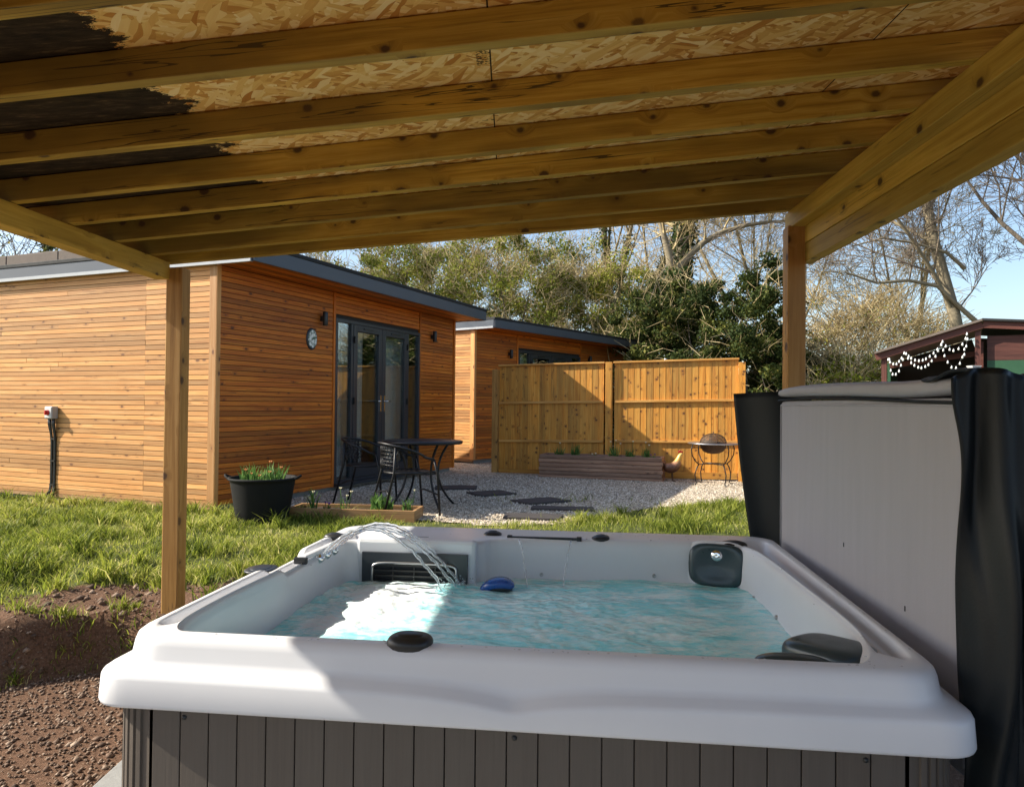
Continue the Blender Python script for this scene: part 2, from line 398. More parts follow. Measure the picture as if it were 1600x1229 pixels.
M['cover'] = mk_vinyl('grey_vinyl', (.40, .39, .42), .6)
M['skirt'] = mk_vinyl('black_vinyl', (.009, .012, .014), .42)
M['skirt'].node_tree.nodes['Principled BSDF'].inputs['Specular IOR Level'].default_value = .25
M['panel'] = None
def mk_panel():
    t = NT('cabinet_boards'); co = t.coord(); g = t.noise(t.mapping(co, (60, 60, 2)), 1.5, 5, .7); rn = t.attr()
    c = t.mix(g, (.066, .052, .042), (.12, .098, .08)); c = t.mix(t.math('MULTIPLY', rn, .3), c, (.10, .09, .08)); t.set(col=c, rough=.6); t.bump(g, .3, .002); return t.m
M['panel'] = mk_panel()

def mk_glass_pane():
    t = NT('door_glass'); t.set(col=(.8, .85, .86), rough=.02, spec=.6)
    tr = t.new('BsdfTransparent'); tr.inputs[0].default_value = (.80, .84, .84, 1)
    gl = t.new('BsdfGlossy'); gl.inputs['Roughness'].default_value = .01; gl.inputs[0].default_value = (.9, .93, .95, 1)
    lw = t.new('LayerWeight'); lw.inputs[0].default_value = .35
    f = t.math('MULTIPLY_ADD', lw.outputs['Fresnel'], .55, .05, clamp=True)
    mx = t.new('MixShader'); t.link(f, mx.inputs[0]); t.link(tr.outputs[0], mx.inputs[1]); t.link(gl.outputs[0], mx.inputs[2]); t.link(mx.outputs[0], t.out.inputs[0]); return t.m
M['pane'] = mk_glass_pane()
def mk_stream():
    t = NT('clear_water'); t.set(col=(.93, .96, 1), rough=.05, trans=.8, ior=1.33, spec=1); return t.m
M['stream'] = mk_stream()

def mk_water():
    t = NT('spa_water'); co = t.coord(); foam = t.attr('foam')
    st_ = t.mapping(co, (.75, 1.35, 1)); n1 = t.noise(st_, 4.2, 6, .62, 1.6); n2 = t.noise(st_, 15, 7, .68, 1.4)
    swirl = t.ramp(t.math('MULTIPLY_ADD', n2, .45, t.math('MULTIPLY', n1, .55)), [(.42, 0), (.58, 1)])
    aqua = t.mix(swirl, (.28, .88, .95), (.78, 1.0, 1.0))
    fm = t.math('ADD', foam, t.math('MULTIPLY_ADD', n2, .9, -.45))
    fm2 = t.ramp(fm, [(.36, 0), (.72, 1)])
    c = t.mix(fm2, aqua, (.82, .87, .88))
    t.set(col=c, spec=.22); t.link(t.ramp(fm2, [(0, .06), (1, .5)]), t.b.inputs['Roughness'])
    hb = t.math('ADD', t.math('MULTIPLY', t.noise(co, 26, 5, .6, .5), .6), t.math('MULTIPLY', t.noise(co, 90, 3, .6), .15))
    t.bump(hb, .5, .012)
    tr = t.new('BsdfTransparent'); tr.inputs[0].default_value = (.62, .93, .95, 1)
    mx = t.new('MixShader'); op = t.math('MULTIPLY_ADD', t.math('MAXIMUM', fm2, t.math('MULTIPLY', swirl, .5)), .10, .92, clamp=True)
    t.link(op, mx.inputs[0]); t.link(tr.outputs[0], mx.inputs[1]); t.link(t.b.outputs[0], mx.inputs[2]); t.link(mx.outputs[0], t.out.inputs[0]); return t.m
M['water'] = mk_water()

def mk_ground():
    t = NT('soil_and_turf'); co = t.coord(); mask = t.attr('turf')
    n = t.noise(co, 7, 8, .7); n2 = t.noise(co, 60, 6, .75)
    s = t.mix(n, (.11, .055, .03), (.28, .165, .105)); s = t.mix(t.ramp(n2, [(.35, 1), (.55, 0)]), s, (.09, .05, .03)); s = t.mix(t.ramp(t.voro(co, 55), [(0, 1), (.16, 1), (.22, 0)]), s, (.26, .18, .12))
    g = t.mix(n, (.055, .075, .02), (.13, .15, .045)); g = t.mix(t.ramp(n2, [(.5, 0), (.7, .6)]), g, (.16, .12, .06))
    f = t.ramp(t.math('ADD', mask, t.math('MULTIPLY_ADD', n, .5, -.25)), [(.4, 0), (.6, 1)])
    t.set(col=t.mix(f, s, g), rough=.95, spec=.2)
    h = t.math('ADD', t.math('MULTIPLY', n, 1.0), t.math('MULTIPLY', n2, .5)); t.bump(h, .9, .04); return t.m
M['ground'] = mk_ground()
def mk_gravel(name, sc, tint):
    t = NT(name); co = t.coord(); v = t.new('TexVoronoi'); t.link(co, v.inputs['Vector']); v.inputs['Scale'].default_value = sc
    sep = t.new('SeparateColor'); t.link(v.outputs['Color'], sep.inputs[0])
    c = t.ramp(sep.outputs[0], [(0, tuple(x * .35 for x in tint)), (.35, tint), (.7, tuple(min(1, x * 1.35) for x in tint)), (1, tuple(min(1, x * 1.9) for x in tint))])
    c = t.mix(t.ramp(v.outputs['Distance'], [(.45, 0), (.75, .75)]), c, (.05, .04, .03))
    c = t.mix(t.ramp(t.noise(co, 1.2, 5, .6), [(.4, 0), (.7, .35)]), c, (.16, .13, .09))
    t.set(col=c, rough=.85); t.bump(t.math('SUBTRACT', 1, v.outputs['Distance']), .9, .02); return t.m
M['gravel'] = mk_gravel('pale_gravel', 40, (.55, .46, .34))
M['pebble'] = None

# ================================================================== terrain
def sstep(a, b, x):
    t = np.clip((x - a) / (b - a), 0, 1); return t * t * (3 - 2 * t)
def foot(x):
    x = np.asarray(x, float)
    return np.where(x < -2.3, 4.22 + (x + 2.3) * .62, 4.22 - (x + 2.3) * .03)
def nz(x, y, s, o=0): return mnoise.noise(Vector((x * s + o, y * s, o * 1.7)))
def Hs(x, y):
    d = (y - float(foot(x))) * .86
    wob = .07 * nz(x, y, 2.1, 3)
    dd = d + wob
    h = .31 * float(sstep(0, .15, dd)) + .11 * float(sstep(.25, 1.7, dd)) - .02 * float(sstep(3, 6, dd))
    if dd > -.15 and d < 6: h += (.05 * nz(x, y, 3.5, 9) + .03 * nz(x, y, 9, 1)) * float(sstep(-.1, .3, dd)) * (1 - .6 * float(sstep(1.2, 3, dd)))
    return h
def ground_sheet():
    xs = np.concatenate([[-400, -120, -40, -18, -12, -9], np.arange(-7.5, -1.0, .07), np.arange(-1.0, 6.05, .2), [7, 9, 12, 18, 40, 120, 400]])
    ys = np.concatenate([[-300, -60, -15, -5, -2, 0, 1.5, 2.2], np.arange(2.6, 6.4, .07), np.arange(6.4, 13, .2), [14, 16, 20, 26, 40, 80, 200, 900]])
    V = []; T = []
    for y in ys:
        for x in xs:
            if abs(x) > 30 or y > 30 or y < -4: z = .40 if y > 4 or abs(x) > 30 or y < -14 else 0.
            else: z = Hs(x, y)
            d = (y - float(foot(x)))
            V.append((x, y, z)); T.append(float(sstep(.45, .85, d + .25 * nz(x, y, 1.7, 5))))
    nx = len(xs); L = []
    for j in range(len(ys) - 1):
        for i in range(nx - 1):
            a = j * nx + i; L += [a, a + 1, a + nx + 1, a + nx]
    nf = len(L) // 4
    o = np_mesh('ground', np.array(V), np.array(L), np.arange(nf) * 4, np.full(nf, 4), M['ground'], smooth=True)
    at = o.data.attributes.new('turf', 'FLOAT', 'POINT'); at.data.foreach_set('value', T)
    tag(o, 'rough turf and bare brown soil bank around the hot tub pad', kind='structure')
ground_sheet()

# cabin frames
K1 = Vector((-3.02, 7.5, 0)); A1 = math.atan2(.922, .3865)
K2 = Vector((-.71, 13.8, 0)); A2 = math.atan2(.798, .602)
GZ = .42
# gravel patio
def in_poly(x, y, P):
    c = False; n = len(P)
    for i in range(n):
        x1, y1 = P[i]; x2, y2 = P[i - 1]
        if (y1 > y) != (y2 > y) and x < (x2 - x1) * (y - y1) / (y2 - y1) + x1: c = not c
    return c
GP = [(-2.75, 7.65), (-2.2, 7.18), (-.95, 7.02), (-.3, 6.8), (.25, 6.85), (.9, 7.4), (1.46, 7.95), (2.1, 8.35), (2.9, 8.6), (4.2, 8.9), (6.2, 9.2), (7, 10), (6.8, 12.5), (3.4, 13), (.2, 14.4), (-.9, 14.4), (-1.6, 12.6), (-2.3, 9.3)]
def patio():
    V = []; T = {}; L = []
    st = .1; nx = int(10.2 / st); ny = int(8.2 / st)
    def P(i, j): return (-3.2 + i * st, 6.5 + j * st)
    vid = {}
    def vi(i, j):
        if (i, j) not in vid:
            x, y = P(i, j); x2 = x + .08 * nz(x, y, 2, 4); y2 = y + .1 * nz(x, y, 2, 8)
            z = Hs(x2, y2) if False else .433 + .008 * nz(x, y, 3, 2)
            vid[(i, j)] = len(V); V.append((x2, y2, z))
        return vid[(i, j)]
    for i in range(nx):
        for j in range(ny):
            x, y = P(i + .5, j + .5)
            if in_poly(x, y, GP): L += [vi(i, j), vi(i + 1, j), vi(i + 1, j + 1), vi(i, j + 1)]
    nf = len(L) // 4
    o = np_mesh('gravel_patio', np.array(V), np.array(L), np.arange(nf) * 4, np.full(nf, 4), M['gravel'], smooth=True)
    tag(o, 'pale gravel patio between the cabin and the fence', kind='structure')
patio()
GR = .433
# paving slab the tub stands on
mb = MB(); mb.box((.06, 1.8, .02), (1.67, 2.25, .03)); mb.build('concrete_pad', M['concrete'], bevel=.006)
tag(bpy.data.objects['concrete_pad'], 'concrete pad under the hot tub', kind='structure')
# loose pebbles
def pebbles():
    n = 15000
    x = rng.uniform(-4.2, -1.3, n); y = rng.uniform(1.2, 4.3, n); keep = (y < foot(x) + .10) & ~((x > -1.62) & (y < 4.07))
    x = x[keep]; y = y[keep]; z = np.array([Hs(a, b) for a, b in zip(x, y)]) + .004
    # also crumbs on the bank
    m = 2600; x2 = rng.uniform(-4.5, -1.2, m); y2 = foot(x2) + rng.uniform(-.1, .8, m); z2 = np.array([Hs(a, b) for a, b in zip(x2, y2)])
    X = np.concatenate([x, x2]); Y = np.concatenate([y, y2]); Z = np.concatenate([z, z2]); N = len(X)
    sz = rng.uniform(.004, .012, N) * (1 + (rng.random(N) > .95) * .9); big_ = (np.arange(N) >= len(x)) & (rng.random(N) > .93); sz = np.where(big_, rng.uniform(.014, .034, N), sz)
    dirs = np.array([[1, 0, 0], [0, 1, 0], [-1, 0, 0], [0, -1, 0], [0, 0, .7], [0, 0, -.7]], float)
    rot = rng.uniform(0, 6.28, N); c, s = np.cos(rot), np.sin(rot)
    V = np.zeros((N, 6, 3)); jit = rng.uniform(.6, 1.4, (N, 6))
    for k in range(6):
        d = dirs[k]; V[:, k, 0] = X + sz * jit[:, k] * (d[0] * c - d[1] * s); V[:, k, 1] = Y + sz * jit[:, k] * (d[0] * s + d[1] * c); V[:, k, 2] = Z + sz * jit[:, k] * d[2]
    tri = np.array([0, 1, 4, 1, 2, 4, 2, 3, 4, 3, 0, 4, 1, 0, 5, 2, 1, 5, 3, 2, 5, 0, 3, 5])
    loops = (np.arange(N)[:, None] * 6 + tri[None]).ravel(); nf = N * 8
    t = NT('pebbles'); t.set(col=t.ramp(t.attr(), [(0, (.06, .034, .02)), (.5, (.17, .105, .068)), (1, (.34, .25, .18))]), rough=.9)
    o = np_mesh('gravel', V.reshape(-1, 3), loops, np.arange(nf) * 3, np.full(nf, 3), t.m, rnd=np.repeat(rng.random(N), 6))
    tag(o, 'loose brown gravel and crumbs of soil at the foot of the bank', kind='stuff')
pebbles()
def patio_stones():
    n = 60000; x = rng.uniform(-3, 4.5, n); y = rng.uniform(6.7, 11.6, n); k = [i for i in range(n) if in_poly(x[i], y[i], GP) and rng.random() < (9.5 / y[i]) ** 3 * .9]
    x, y = x[k], y[k]; N = len(x); sz = rng.uniform(.006, .013, N); rot = rng.uniform(0, 6.28, N); c, s = np.cos(rot), np.sin(rot)
    dirs = np.array([[1, 0, 0], [0, 1, 0], [-1, 0, 0], [0, -1, 0], [0, 0, .8]], float); V = np.zeros((N, 5, 3)); jit = rng.uniform(.6, 1.4, (N, 5))
    for q in range(5):
        d = dirs[q]; V[:, q, 0] = x + sz * jit[:, q] * (d[0] * c - d[1] * s); V[:, q, 1] = y + sz * jit[:, q] * (d[0] * s + d[1] * c); V[:, q, 2] = .436 + sz * jit[:, q] * d[2]
    tri = np.array([0, 1, 4, 1, 2, 4, 2, 3, 4, 3, 0, 4]); loops = (np.arange(N)[:, None] * 5 + tri[None]).ravel(); nf = N * 4
    t = NT('pale_pebbles'); t.set(col=t.ramp(t.attr(), [(0, (.13, .10, .075)), (.4, (.40, .32, .23)), (.8, (.62, .52, .39)), (1, (.82, .76, .65))]), rough=.9)
    o = np_mesh('gravel', V.reshape(-1, 3), loops, np.arange(nf) * 3, np.full(nf, 3), t.m, rnd=np.repeat(rng.random(N), 5)); tag(o, 'loose pale stones lying on the patio gravel', kind='stuff')
patio_stones()

# ------------------------------------------------------------------ grass
def c1loc(x, y):
    dx, dy = x - K1.x, y - K1.y; return dx * .3865 + dy * .922, -dx * .922 + dy * .3865
def grass():
    pts = []
    def add(n, x0, x1, y0, y1, hmul=1.0, cl=1):
        for _ in range(n):
            x = random.uniform(x0, x1); y = random.uniform(y0, y1)
            d = y - float(foot(x))
            den = float(sstep(.35, 1.0, d + .35 * nz(x, y, 1.7, 5)))
            if random.random() > den: continue
            if x < -7.4: continue
            a, b = c1loc(x, y)
            if a > -.03 and a < 6 and b > -.05: continue
            if in_poly(x, y, GP) and not (nz(x, y, 2.4, 20) > .38 and random.random() < .25): 
                if random.random() > .012: continue
            cn = nz(x, y, 1.9, 11); 
            dens = .45 + .9 * max(0, cn + .35)
            if random.random() > dens: continue
            h = random.uniform(.022, .062) * (1 + 2.0 * max(0, cn)) * hmul
            pts.append((x, y, Hs(x, y) - .008, h, cn))
    add(105000, -7.4, -1.0, 4.4, 7.6)
    add(24000, -7.4, -2.6, 7.4, 10.5)
    add(9000, -1.3, .6, 4.6, 7.4, .9)
    add(40000, -.2, 5.5, 6.4, 9.0, 1.1)
    # tufts
    tufts = []
    for _ in range(170):
        x = random.uniform(-6.6, -1.2); y = random.uniform(4.6, 8.4)
        a, b = c1loc(x, y)
        if a > -.06 and b > -.1: continue
        if in_poly(x, y, GP): continue
        tufts.append((x, y, random.uniform(.09, .18)))
    for _ in range(60):
        x = random.uniform(.2, 4.6); y = random.uniform(6.8, 8.7)
        if in_poly(x, y, GP): continue
        tufts.append((x, y, random.uniform(.10, .2)))
    for p in (G(372, 806, .42), G(362, 812, .42), G(350, 820, .42), G(540, 812, .42), G(510, 815, .42)): tufts.append((p.x, p.y, .17))
    for _ in range(26):   # weeds on the bank
        x = random.uniform(-3.6, -2.1); y = float(foot(x)) + random.uniform(.0, .35); tufts.append((x, y, random.uniform(.05, .1)))
    for x, y, hh in tufts:
        for _ in range(60):
            r = random.gauss(0, .05); a = random.uniform(0, 6.28)
            X = x + r * math.cos(a); Y = y + r * math.sin(a); pts.append((X, Y, Hs(X, Y) - .01, hh * random.uniform(.5, 1.1), .5))
    A = np.array(pts); N = len(A)
    an = rng.uniform(0, 2 * np.pi, N); lean = rng.uniform(.2, 1.25, N) * A[:, 3]; wd = rng.uniform(.0022, .0045, N) * (1 + (A[:, 3] > .1) * .5)
    wa = rng.uniform(0, 2 * np.pi, N); wx, wy = np.cos(wa) * wd, np.sin(wa) * wd; lx, ly = np.cos(an) * lean, np.sin(an) * lean
    V = np.zeros((N, 5, 3)); P = A[:, :3]
    V[:, 0] = P; V[:, 0, 0] -= wx; V[:, 0, 1] -= wy; V[:, 1] = P; V[:, 1, 0] += wx; V[:, 1, 1] += wy
    mid = P.copy(); mid[:, 0] += lx * .35; mid[:, 1] += ly * .35; mid[:, 2] += A[:, 3] * .6
    V[:, 2] = mid; V[:, 2, 0] += wx * .7; V[:, 2, 1] += wy * .7; V[:, 3] = mid; V[:, 3, 0] -= wx * .7; V[:, 3, 1] -= wy * .7
    V[:, 4] = P; V[:, 4, 0] += lx; V[:, 4, 1] += ly; V[:, 4, 2] += A[:, 3] * .95
    loops = (np.arange(N)[:, None] * 5 + np.array([0, 1, 2, 3, 3, 2, 4])[None]).ravel()
    st = (np.arange(N)[:, None] * 7 + np.array([0, 4])[None]).ravel(); tt = np.tile([4, 3], N)
    pt = np.array([mnoise.noise(Vector((a * 1.3, b * 1.3, 77))) + .6 * mnoise.noise(Vector((a * 4.5, b * 4.5, 7))) for a, b in A[:, :2]]); rn = np.clip(.52 - .2 * A[:, 4] + .42 * pt + rng.normal(0, .25, N), 0, 1)
    o = np_mesh('grass', V.reshape(-1, 3), loops, st, tt, M['grass'], rnd=np.repeat(rn, 5))
    tag(o, 'rough tufted green grass on the bank and beside the gravel', kind='stuff')
grass()

# ================================================================== shelter over the tub
def shelter():
    root = empty('timber_shelter', (-2.0, 4.4, 0), 0, 'open timber shelter with strand board roof and pale beams above the hot tub', 'shelter')
    inv = Matrix.Translation((2.0, -4.4, 0))
    class PM(MB):
        def build(s, name, mat, **k):
            s.v = [tuple(Vector(v) + Vector((2.0, -4.4, 0))) for v in s.v]; return MB.build(s, name, mat, root, **k)
    yl, yr = 4.40, 4.10; xl, xr = -2.035, 1.575; zl, zr = 2.365, 2.640
    sl = .048
    def LP(y, z=0): return Vector((xl - .045 - (yl - y) * sl, y, z))
    def RP(y, z=0): return Vector((xr - (yr - y) * sl, y, z))
    # posts (yaw 4.5 deg)
    ya = R(-4.5); ax = (Vector((math.cos(ya), math.sin(ya), 0)), Vector((-math.sin(ya), math.cos(ya), 0)), Vector((0, 0, 1)))
    for (x, y, zt) in ((-2.005, 4.40, 2.335), (1.57, 4.10, 2.545), (-2.25, -.75, 2.34), (1.32, -.9, 2.54)):
        mb = PM(); mb.box((x, y, zt / 2 - .1), (.05, .05, zt / 2 + .1), ax); mb.build('post', M['post'], bevel=.007)
    # left plate
    mb = PM(); mb.beam(LP(4.36, zl - .052), LP(-1.2, zl - .052), .09, .103); mb.build('beam', M['beam'], bevel=.004)
    # right: upper plate and two boards under it
    mb = PM(); mb.beam(RP(4.17, zr - .052) , RP(-1.2, zr - .052), .07, .100); mb.build('beam', M['beam'], bevel=.004)
    mb = PM(); mb.beam(RP(4.13, zr - .118) + Vector((.068, 0, 0)), RP(-1.2, zr - .118) + Vector((.068, 0, 0)), .064, .150); mb.build('beam', M['beam'], bevel=.004)
    mb = PM(); mb.beam(RP(4.13, zr - .246) + Vector((.070, 0, 0)), RP(-1.2, zr - .246) + Vector((.070, 0, 0)), .064, .100); mb.build('beam', M['beam'], bevel=.004)
    # rafters
    JH, JW = .095, .047
    SL = [4.42, 4.17, 3.83, 3.47, 3.09, 2.66, 2.20, 1.80, 1.40, 1.0, .6, .2, -.2, -.6, -1.0]
    SR = [4.10, 3.80, 3.42, 3.04, 2.69, 2.31, 1.87, 1.47, 1.07, .67, .27, -.13, -.53, -.93, -1.3]
    for i in range(len(SL)):
        a = LP(SL[i], zl); b = RP(SR[i], zr)
        d = (b - a).normalized(); a2 = a - d * .27; b2 = b + d * .28
        up = Vector((0, 0, 1)); s_ = d.cross(up).normalized(); u2 = s_.cross(d).normalized()
        hh = JH - (0.0 if i else .0)
        mb = PM(); mb.beam(a2 + u2 * hh / 2, b2 + u2 * hh / 2, JW, hh, u2); mb.build('rafter', M['joist'], bevel=.003)
    # roof boards
    A = LP(yl + .12, zl); B = RP(yr + .12, zr); C_ = RP(-1.35, zr); D_ = LP(-1.2, zl)
    d = (B - A).normalized(); off = Vector((0, 0, JH * 1.002 + .004))
    A = A - d * .54; D_ = D_ - d * .54; B = B + d * .36; C_ = C_ + d * .36
    for nm, o0, th, mt in (('roof_board', 0, .018, M['osb']), ('roof_membrane', .0195, .012, M['felt'])):
        mb = PM(); q = [p + off + Vector((0, 0, o0)) for p in (A, B, C_, D_)]; t_ = [p + Vector((0, 0, th)) for p in q]
        b = len(mb.v); mb.v += [tuple(p) for p in q + t_]
        for f in ((0, 1, 2, 3), (7, 6, 5, 4), (0, 4, 5, 1), (1, 5, 6, 2), (2, 6, 7, 3), (3, 7, 4, 0)): mb.face([b + i for i in f], [(0, 0)] * 4)
        mb.build(nm, mt)
shelter()

# ================================================================== hot tub
TC = Vector((.108, 2.85, 0)); TY = R(-6.7)
tub = empty('hot_tub', TC, TY, 'large white acrylic hot tub with dark grey panelled sides, full of bubbling water', 'hot tub')
ex = Vector((math.cos(TY), math.sin(TY), 0)); ey = Vector((-math.sin(TY), math.cos(TY), 0))
def TL(p):
    q = Vector(p) - TC; return Vector((q.dot(ex), q.dot(ey), p[2]))
def TG(px, py, z): return TL(G(px, py, z))
def TW(x, y, z): return TC + ex * x + ey * y + Vector((0, 0, z))
HWX, HWY = 1.137, 1.01
RIM = .90
def rrect(hx, hy, r, n=20):
    P = []
    for cx, cy, a0 in ((hx - r, hy - r, 0), (-hx + r, hy - r, 90), (-hx + r, -hy + r, 180), (hx - r, -hy + r, 270)):
        for k in range(n + 1):
            a = R(a0 + 90 * k / n); P.append((cx + r * math.cos(a), cy + r * math.sin(a)))
    return P
def chaikin(P, it=3):
    for _ in range(it):
        Q = []
        for i in range(len(P)):
            a = P[i - 1]; b = P[i]; Q.append((a[0] * .75 + b[0] * .25, a[1] * .75 + b[1] * .25)); Q.append((a[0] * .25 + b[0] * .75, a[1] * .25 + b[1] * .75))
        P = Q
    return P
NA = 480
def polar(P, c=(0.05, 0.05)):
    """radius of outline at NA angles from c (star shaped)"""
    out = []
    P = np.array(P) - np.array(c); Q = np.roll(P, -1, axis=0)
    for k in range(NA):
        a = 2 * math.pi * k / NA; dx, dy = math.cos(a), math.sin(a)
        den = dx * (Q[:, 1] - P[:, 1]) - dy * (Q[:, 0] - P[:, 0])
        with np.errstate(divide='ignore', invalid='ignore'):
            t = (P[:, 0] * (Q[:, 1] - P[:, 1]) - P[:, 1] * (Q[:, 0] - P[:, 0])) / den
            s = (P[:, 0] * dy - P[:, 1] * dx) / den
        ok = (s >= -1e-9) & (s <= 1 + 1e-9) & (t > 0); out.append(float(t[ok].max()))
    return np.array(out)
PC = (0.05, 0.05)
ang = np.arange(NA) * 2 * np.pi / NA
def outer_ring(o, r): return polar(rrect(HWX - o, HWY - o, max(.02, r)))
inner_px = [(290, 992), (450, 997), (620, 1004), (700, 1008), (860, 1020), (1060, 1036), (1150, 1038), (1285, 1046), (1345, 1040), (1352, 1010), (1330, 975), (1246, 911), (1193, 868), (1165, 853), (1110, 847), (960, 843), (770, 840), (750, 846), (640, 844), (545, 842), (520, 848), (473, 870), (440, 890), (386, 914), (329, 943), (278, 974)]
inner = [TG(a, b, RIM) for a, b in inner_px]; inner = [(p.x, p.y) for p in inner]
INP = chaikin(inner, 2)
rin = polar(INP)
def sm(r, k=3):
    for _ in range(k): r = (np.roll(r, 1) + r * 2 + np.roll(r, -1)) / 4
    return r
rin = sm(rin, 2)
rout = [outer_ring(o, .17 - o) for o in (0, .05, .09)]
lim = outer_ring(.115, .12); rin = np.minimum(rin, lim)
# positions and heights
cosA, sinA = np.cos(ang), np.sin(ang)
def ringpts(r, z): return np.stack([PC[0] + r * cosA, PC[1] + r * sinA, z], 1)
Lx = PC[0] + rout[0] * cosA; Ly = PC[1] + rout[0] * sinA
frontw = (Ly < -HWY + .06).astype(float)
def gull(x):  # V dip of the moulded ledge on the front
    a = abs(x - .02); return -.034 * math.exp(-(a / .13) ** 1.1) - .006 * math.exp(-(a / .5) ** 2)
led = np.array([gull(x) if y < -HWY + .03 else 0 for x, y in zip(Lx, Ly)]); led = sm(led, 4)
# rim height: left side dips in the middle, back left corner raised
dz = np.zeros(NA)
for i in range(NA):
    x, y = Lx[i], Ly[i]
    if x < -HWX + .35:
        dz[i] = -.030 * float(sstep(-.05, .03, y + .12)) * (1 - float(sstep(.10, .13, y - .16)))
dz = sm(dz, 1)
rings = []
rings.append(ringpts(outer_ring(.06, .06), np.full(NA, .722)))
rings.append(ringpts(outer_ring(.010, .085), np.full(NA, .722)))
rings.append(ringpts(outer_ring(.002, .09), np.full(NA, .727)))
rings.append(ringpts(outer_ring(.000, .09), np.full(NA, .735)))
rings.append(ringpts(outer_ring(.003, .092), .797 + led))
rings.append(ringpts(outer_ring(.006, .095), .806 + led))
rings.append(ringpts(outer_ring(.013, .10), .812 + led))
rings.append(ringpts(outer_ring(.036, .11), .821 + led * .95))
rings.append(ringpts(outer_ring(.046, .115), .827 + led * .8))
rings.append(ringpts(outer_ring(.050, .12), .840 + led * .5))
rings.append(ringpts(outer_ring(.055, .12), RIM - .028 + dz * .8))
rings.append(ringpts(outer_ring(.060, .12), RIM - .012 + dz))
rings.append(ringpts(outer_ring(.070, .12), RIM - .003 + dz))
r8 = outer_ring(.084, .115); rings.append(ringpts(r8, RIM + dz))
# groove along wide side rims
wide = np.clip((r8 - rin - .035) / .04, 0, 1) * np.clip((np.abs(PC[0] + r8 * cosA) - .72) / .12, 0, 1) * np.clip((.86 - np.abs(PC[1] + r8 * sinA)) / .08, 0, 1); wide = sm(wide, 3)
for t_, g in ((.14, 0), (.18, .15), (.25, .8), (.34, 1.0), (.6, 1.1), (.76, 1), (.83, .2), (.88, 0)):
    rr = r8 * (1 - t_) + rin * t_; rings.append(ringpts(rr, RIM - .045 * g * wide + dz * (1 - .2 * t_)))
rings.append(ringpts(rin + .012, RIM - .002 + dz)); rings.append(ringpts(rin, RIM - .006 + dz)); rings.append(ringpts(rin - .008, RIM - .018 + dz)); rings.append(ringpts(rin - .012, RIM - .04 + dz))
rw = sm(rin - .03, 6)
rings.append(ringpts(sm(rin - .02, 3), np.full(NA, .80))); WR = sm(rin - .027, 6); rings.append(ringpts(WR, np.full(NA, .718)))
rings.append(ringpts(sm(rin - .08, 12), np.full(NA, .60))); rings.append(ringpts(sm(rin - .12, 20), np.full(NA, .52))); rings.append(ringpts(sm(rin - .2, 30), np.full(NA, .50)))
rings.append(ringpts(sm(rin - .42, 40), np.full(NA, .49))); rings.append(ringpts(sm(rin - .50, 40), np.full(NA, .30))); rings.append(ringpts(sm(rin, 60) * .12, np.full(NA, .28)))
def shell():
    V = np.concatenate(rings); nr = len(rings); k = np.arange(NA); k2 = (k + 1) % NA; L = []
    for i in range(nr - 1): L.append(np.stack([i * NA + k, i * NA + k2, (i + 1) * NA + k2, (i + 1) * NA + k], 1))
    L = np.concatenate(L).ravel(); nf = len(L) // 4
    L = np.concatenate([L, (nr - 1) * NA + k]); st = np.concatenate([np.arange(nf) * 4, [nf * 4]]); tt = np.concatenate([np.full(nf, 4), [NA]])
    return np_mesh('shell', V, L, st, tt, M['shell'], tub, smooth=True)
shell_obj = shell()
def droplets():
    mb = MB(); rd = random.Random(5)
    for _ in range(200):
        k = rd.randrange(NA); t_ = rd.random(); rr = r8[k] * (1 - t_) + rin[k] * t_ - rd.random() * .0
        g = 0 if not (.14 < t_ < .88) else .045 * wide[k]
        z = RIM - g + dz[k] * (1 - .2 * t_)
        if rd.random() < .35 and t_ > .9: z -= .02; rr = rin[k] - .009
        q = rd.uniform(.0015, .0042); mb.sell((PC[0] + rr * cosA[k], PC[1] + rr * sinA[k], z), (q * 1.2, q, q * .55), 1, 1, n=8, mrows=5)
    o = mb.build('water_droplets', M['stream'], tub); o['kind'] = 'stuff'
droplets()
from mathutils.bvhtree import BVHTree
_sv = np.concatenate(rings); _k = np.arange(NA); _k2 = (_k + 1) % NA
_BV = BVHTree.FromPolygons([tuple(v) for v in _sv], [(int(i * NA + a), int(i * NA + b), int((i + 1) * NA + b), int((i + 1) * NA + a)) for i in range(len(rings) - 1) for a, b in zip(_k, _k2)])
def hit(px, py):
    d = fwd + rgt * ((px - CX) / F) - upv * ((py - CY) / F); o = Vector((0, 0, CAMH)); od = o - TC
    lo = Vector((od.dot(ex), od.dot(ey), CAMH)); ld = Vector((d.dot(ex), d.dot(ey), d.z)).normalized()
    h = _BV.ray_cast(lo, ld); n = h[1]
    if n.dot(ld) > 0: n = -n
    return h[0], n
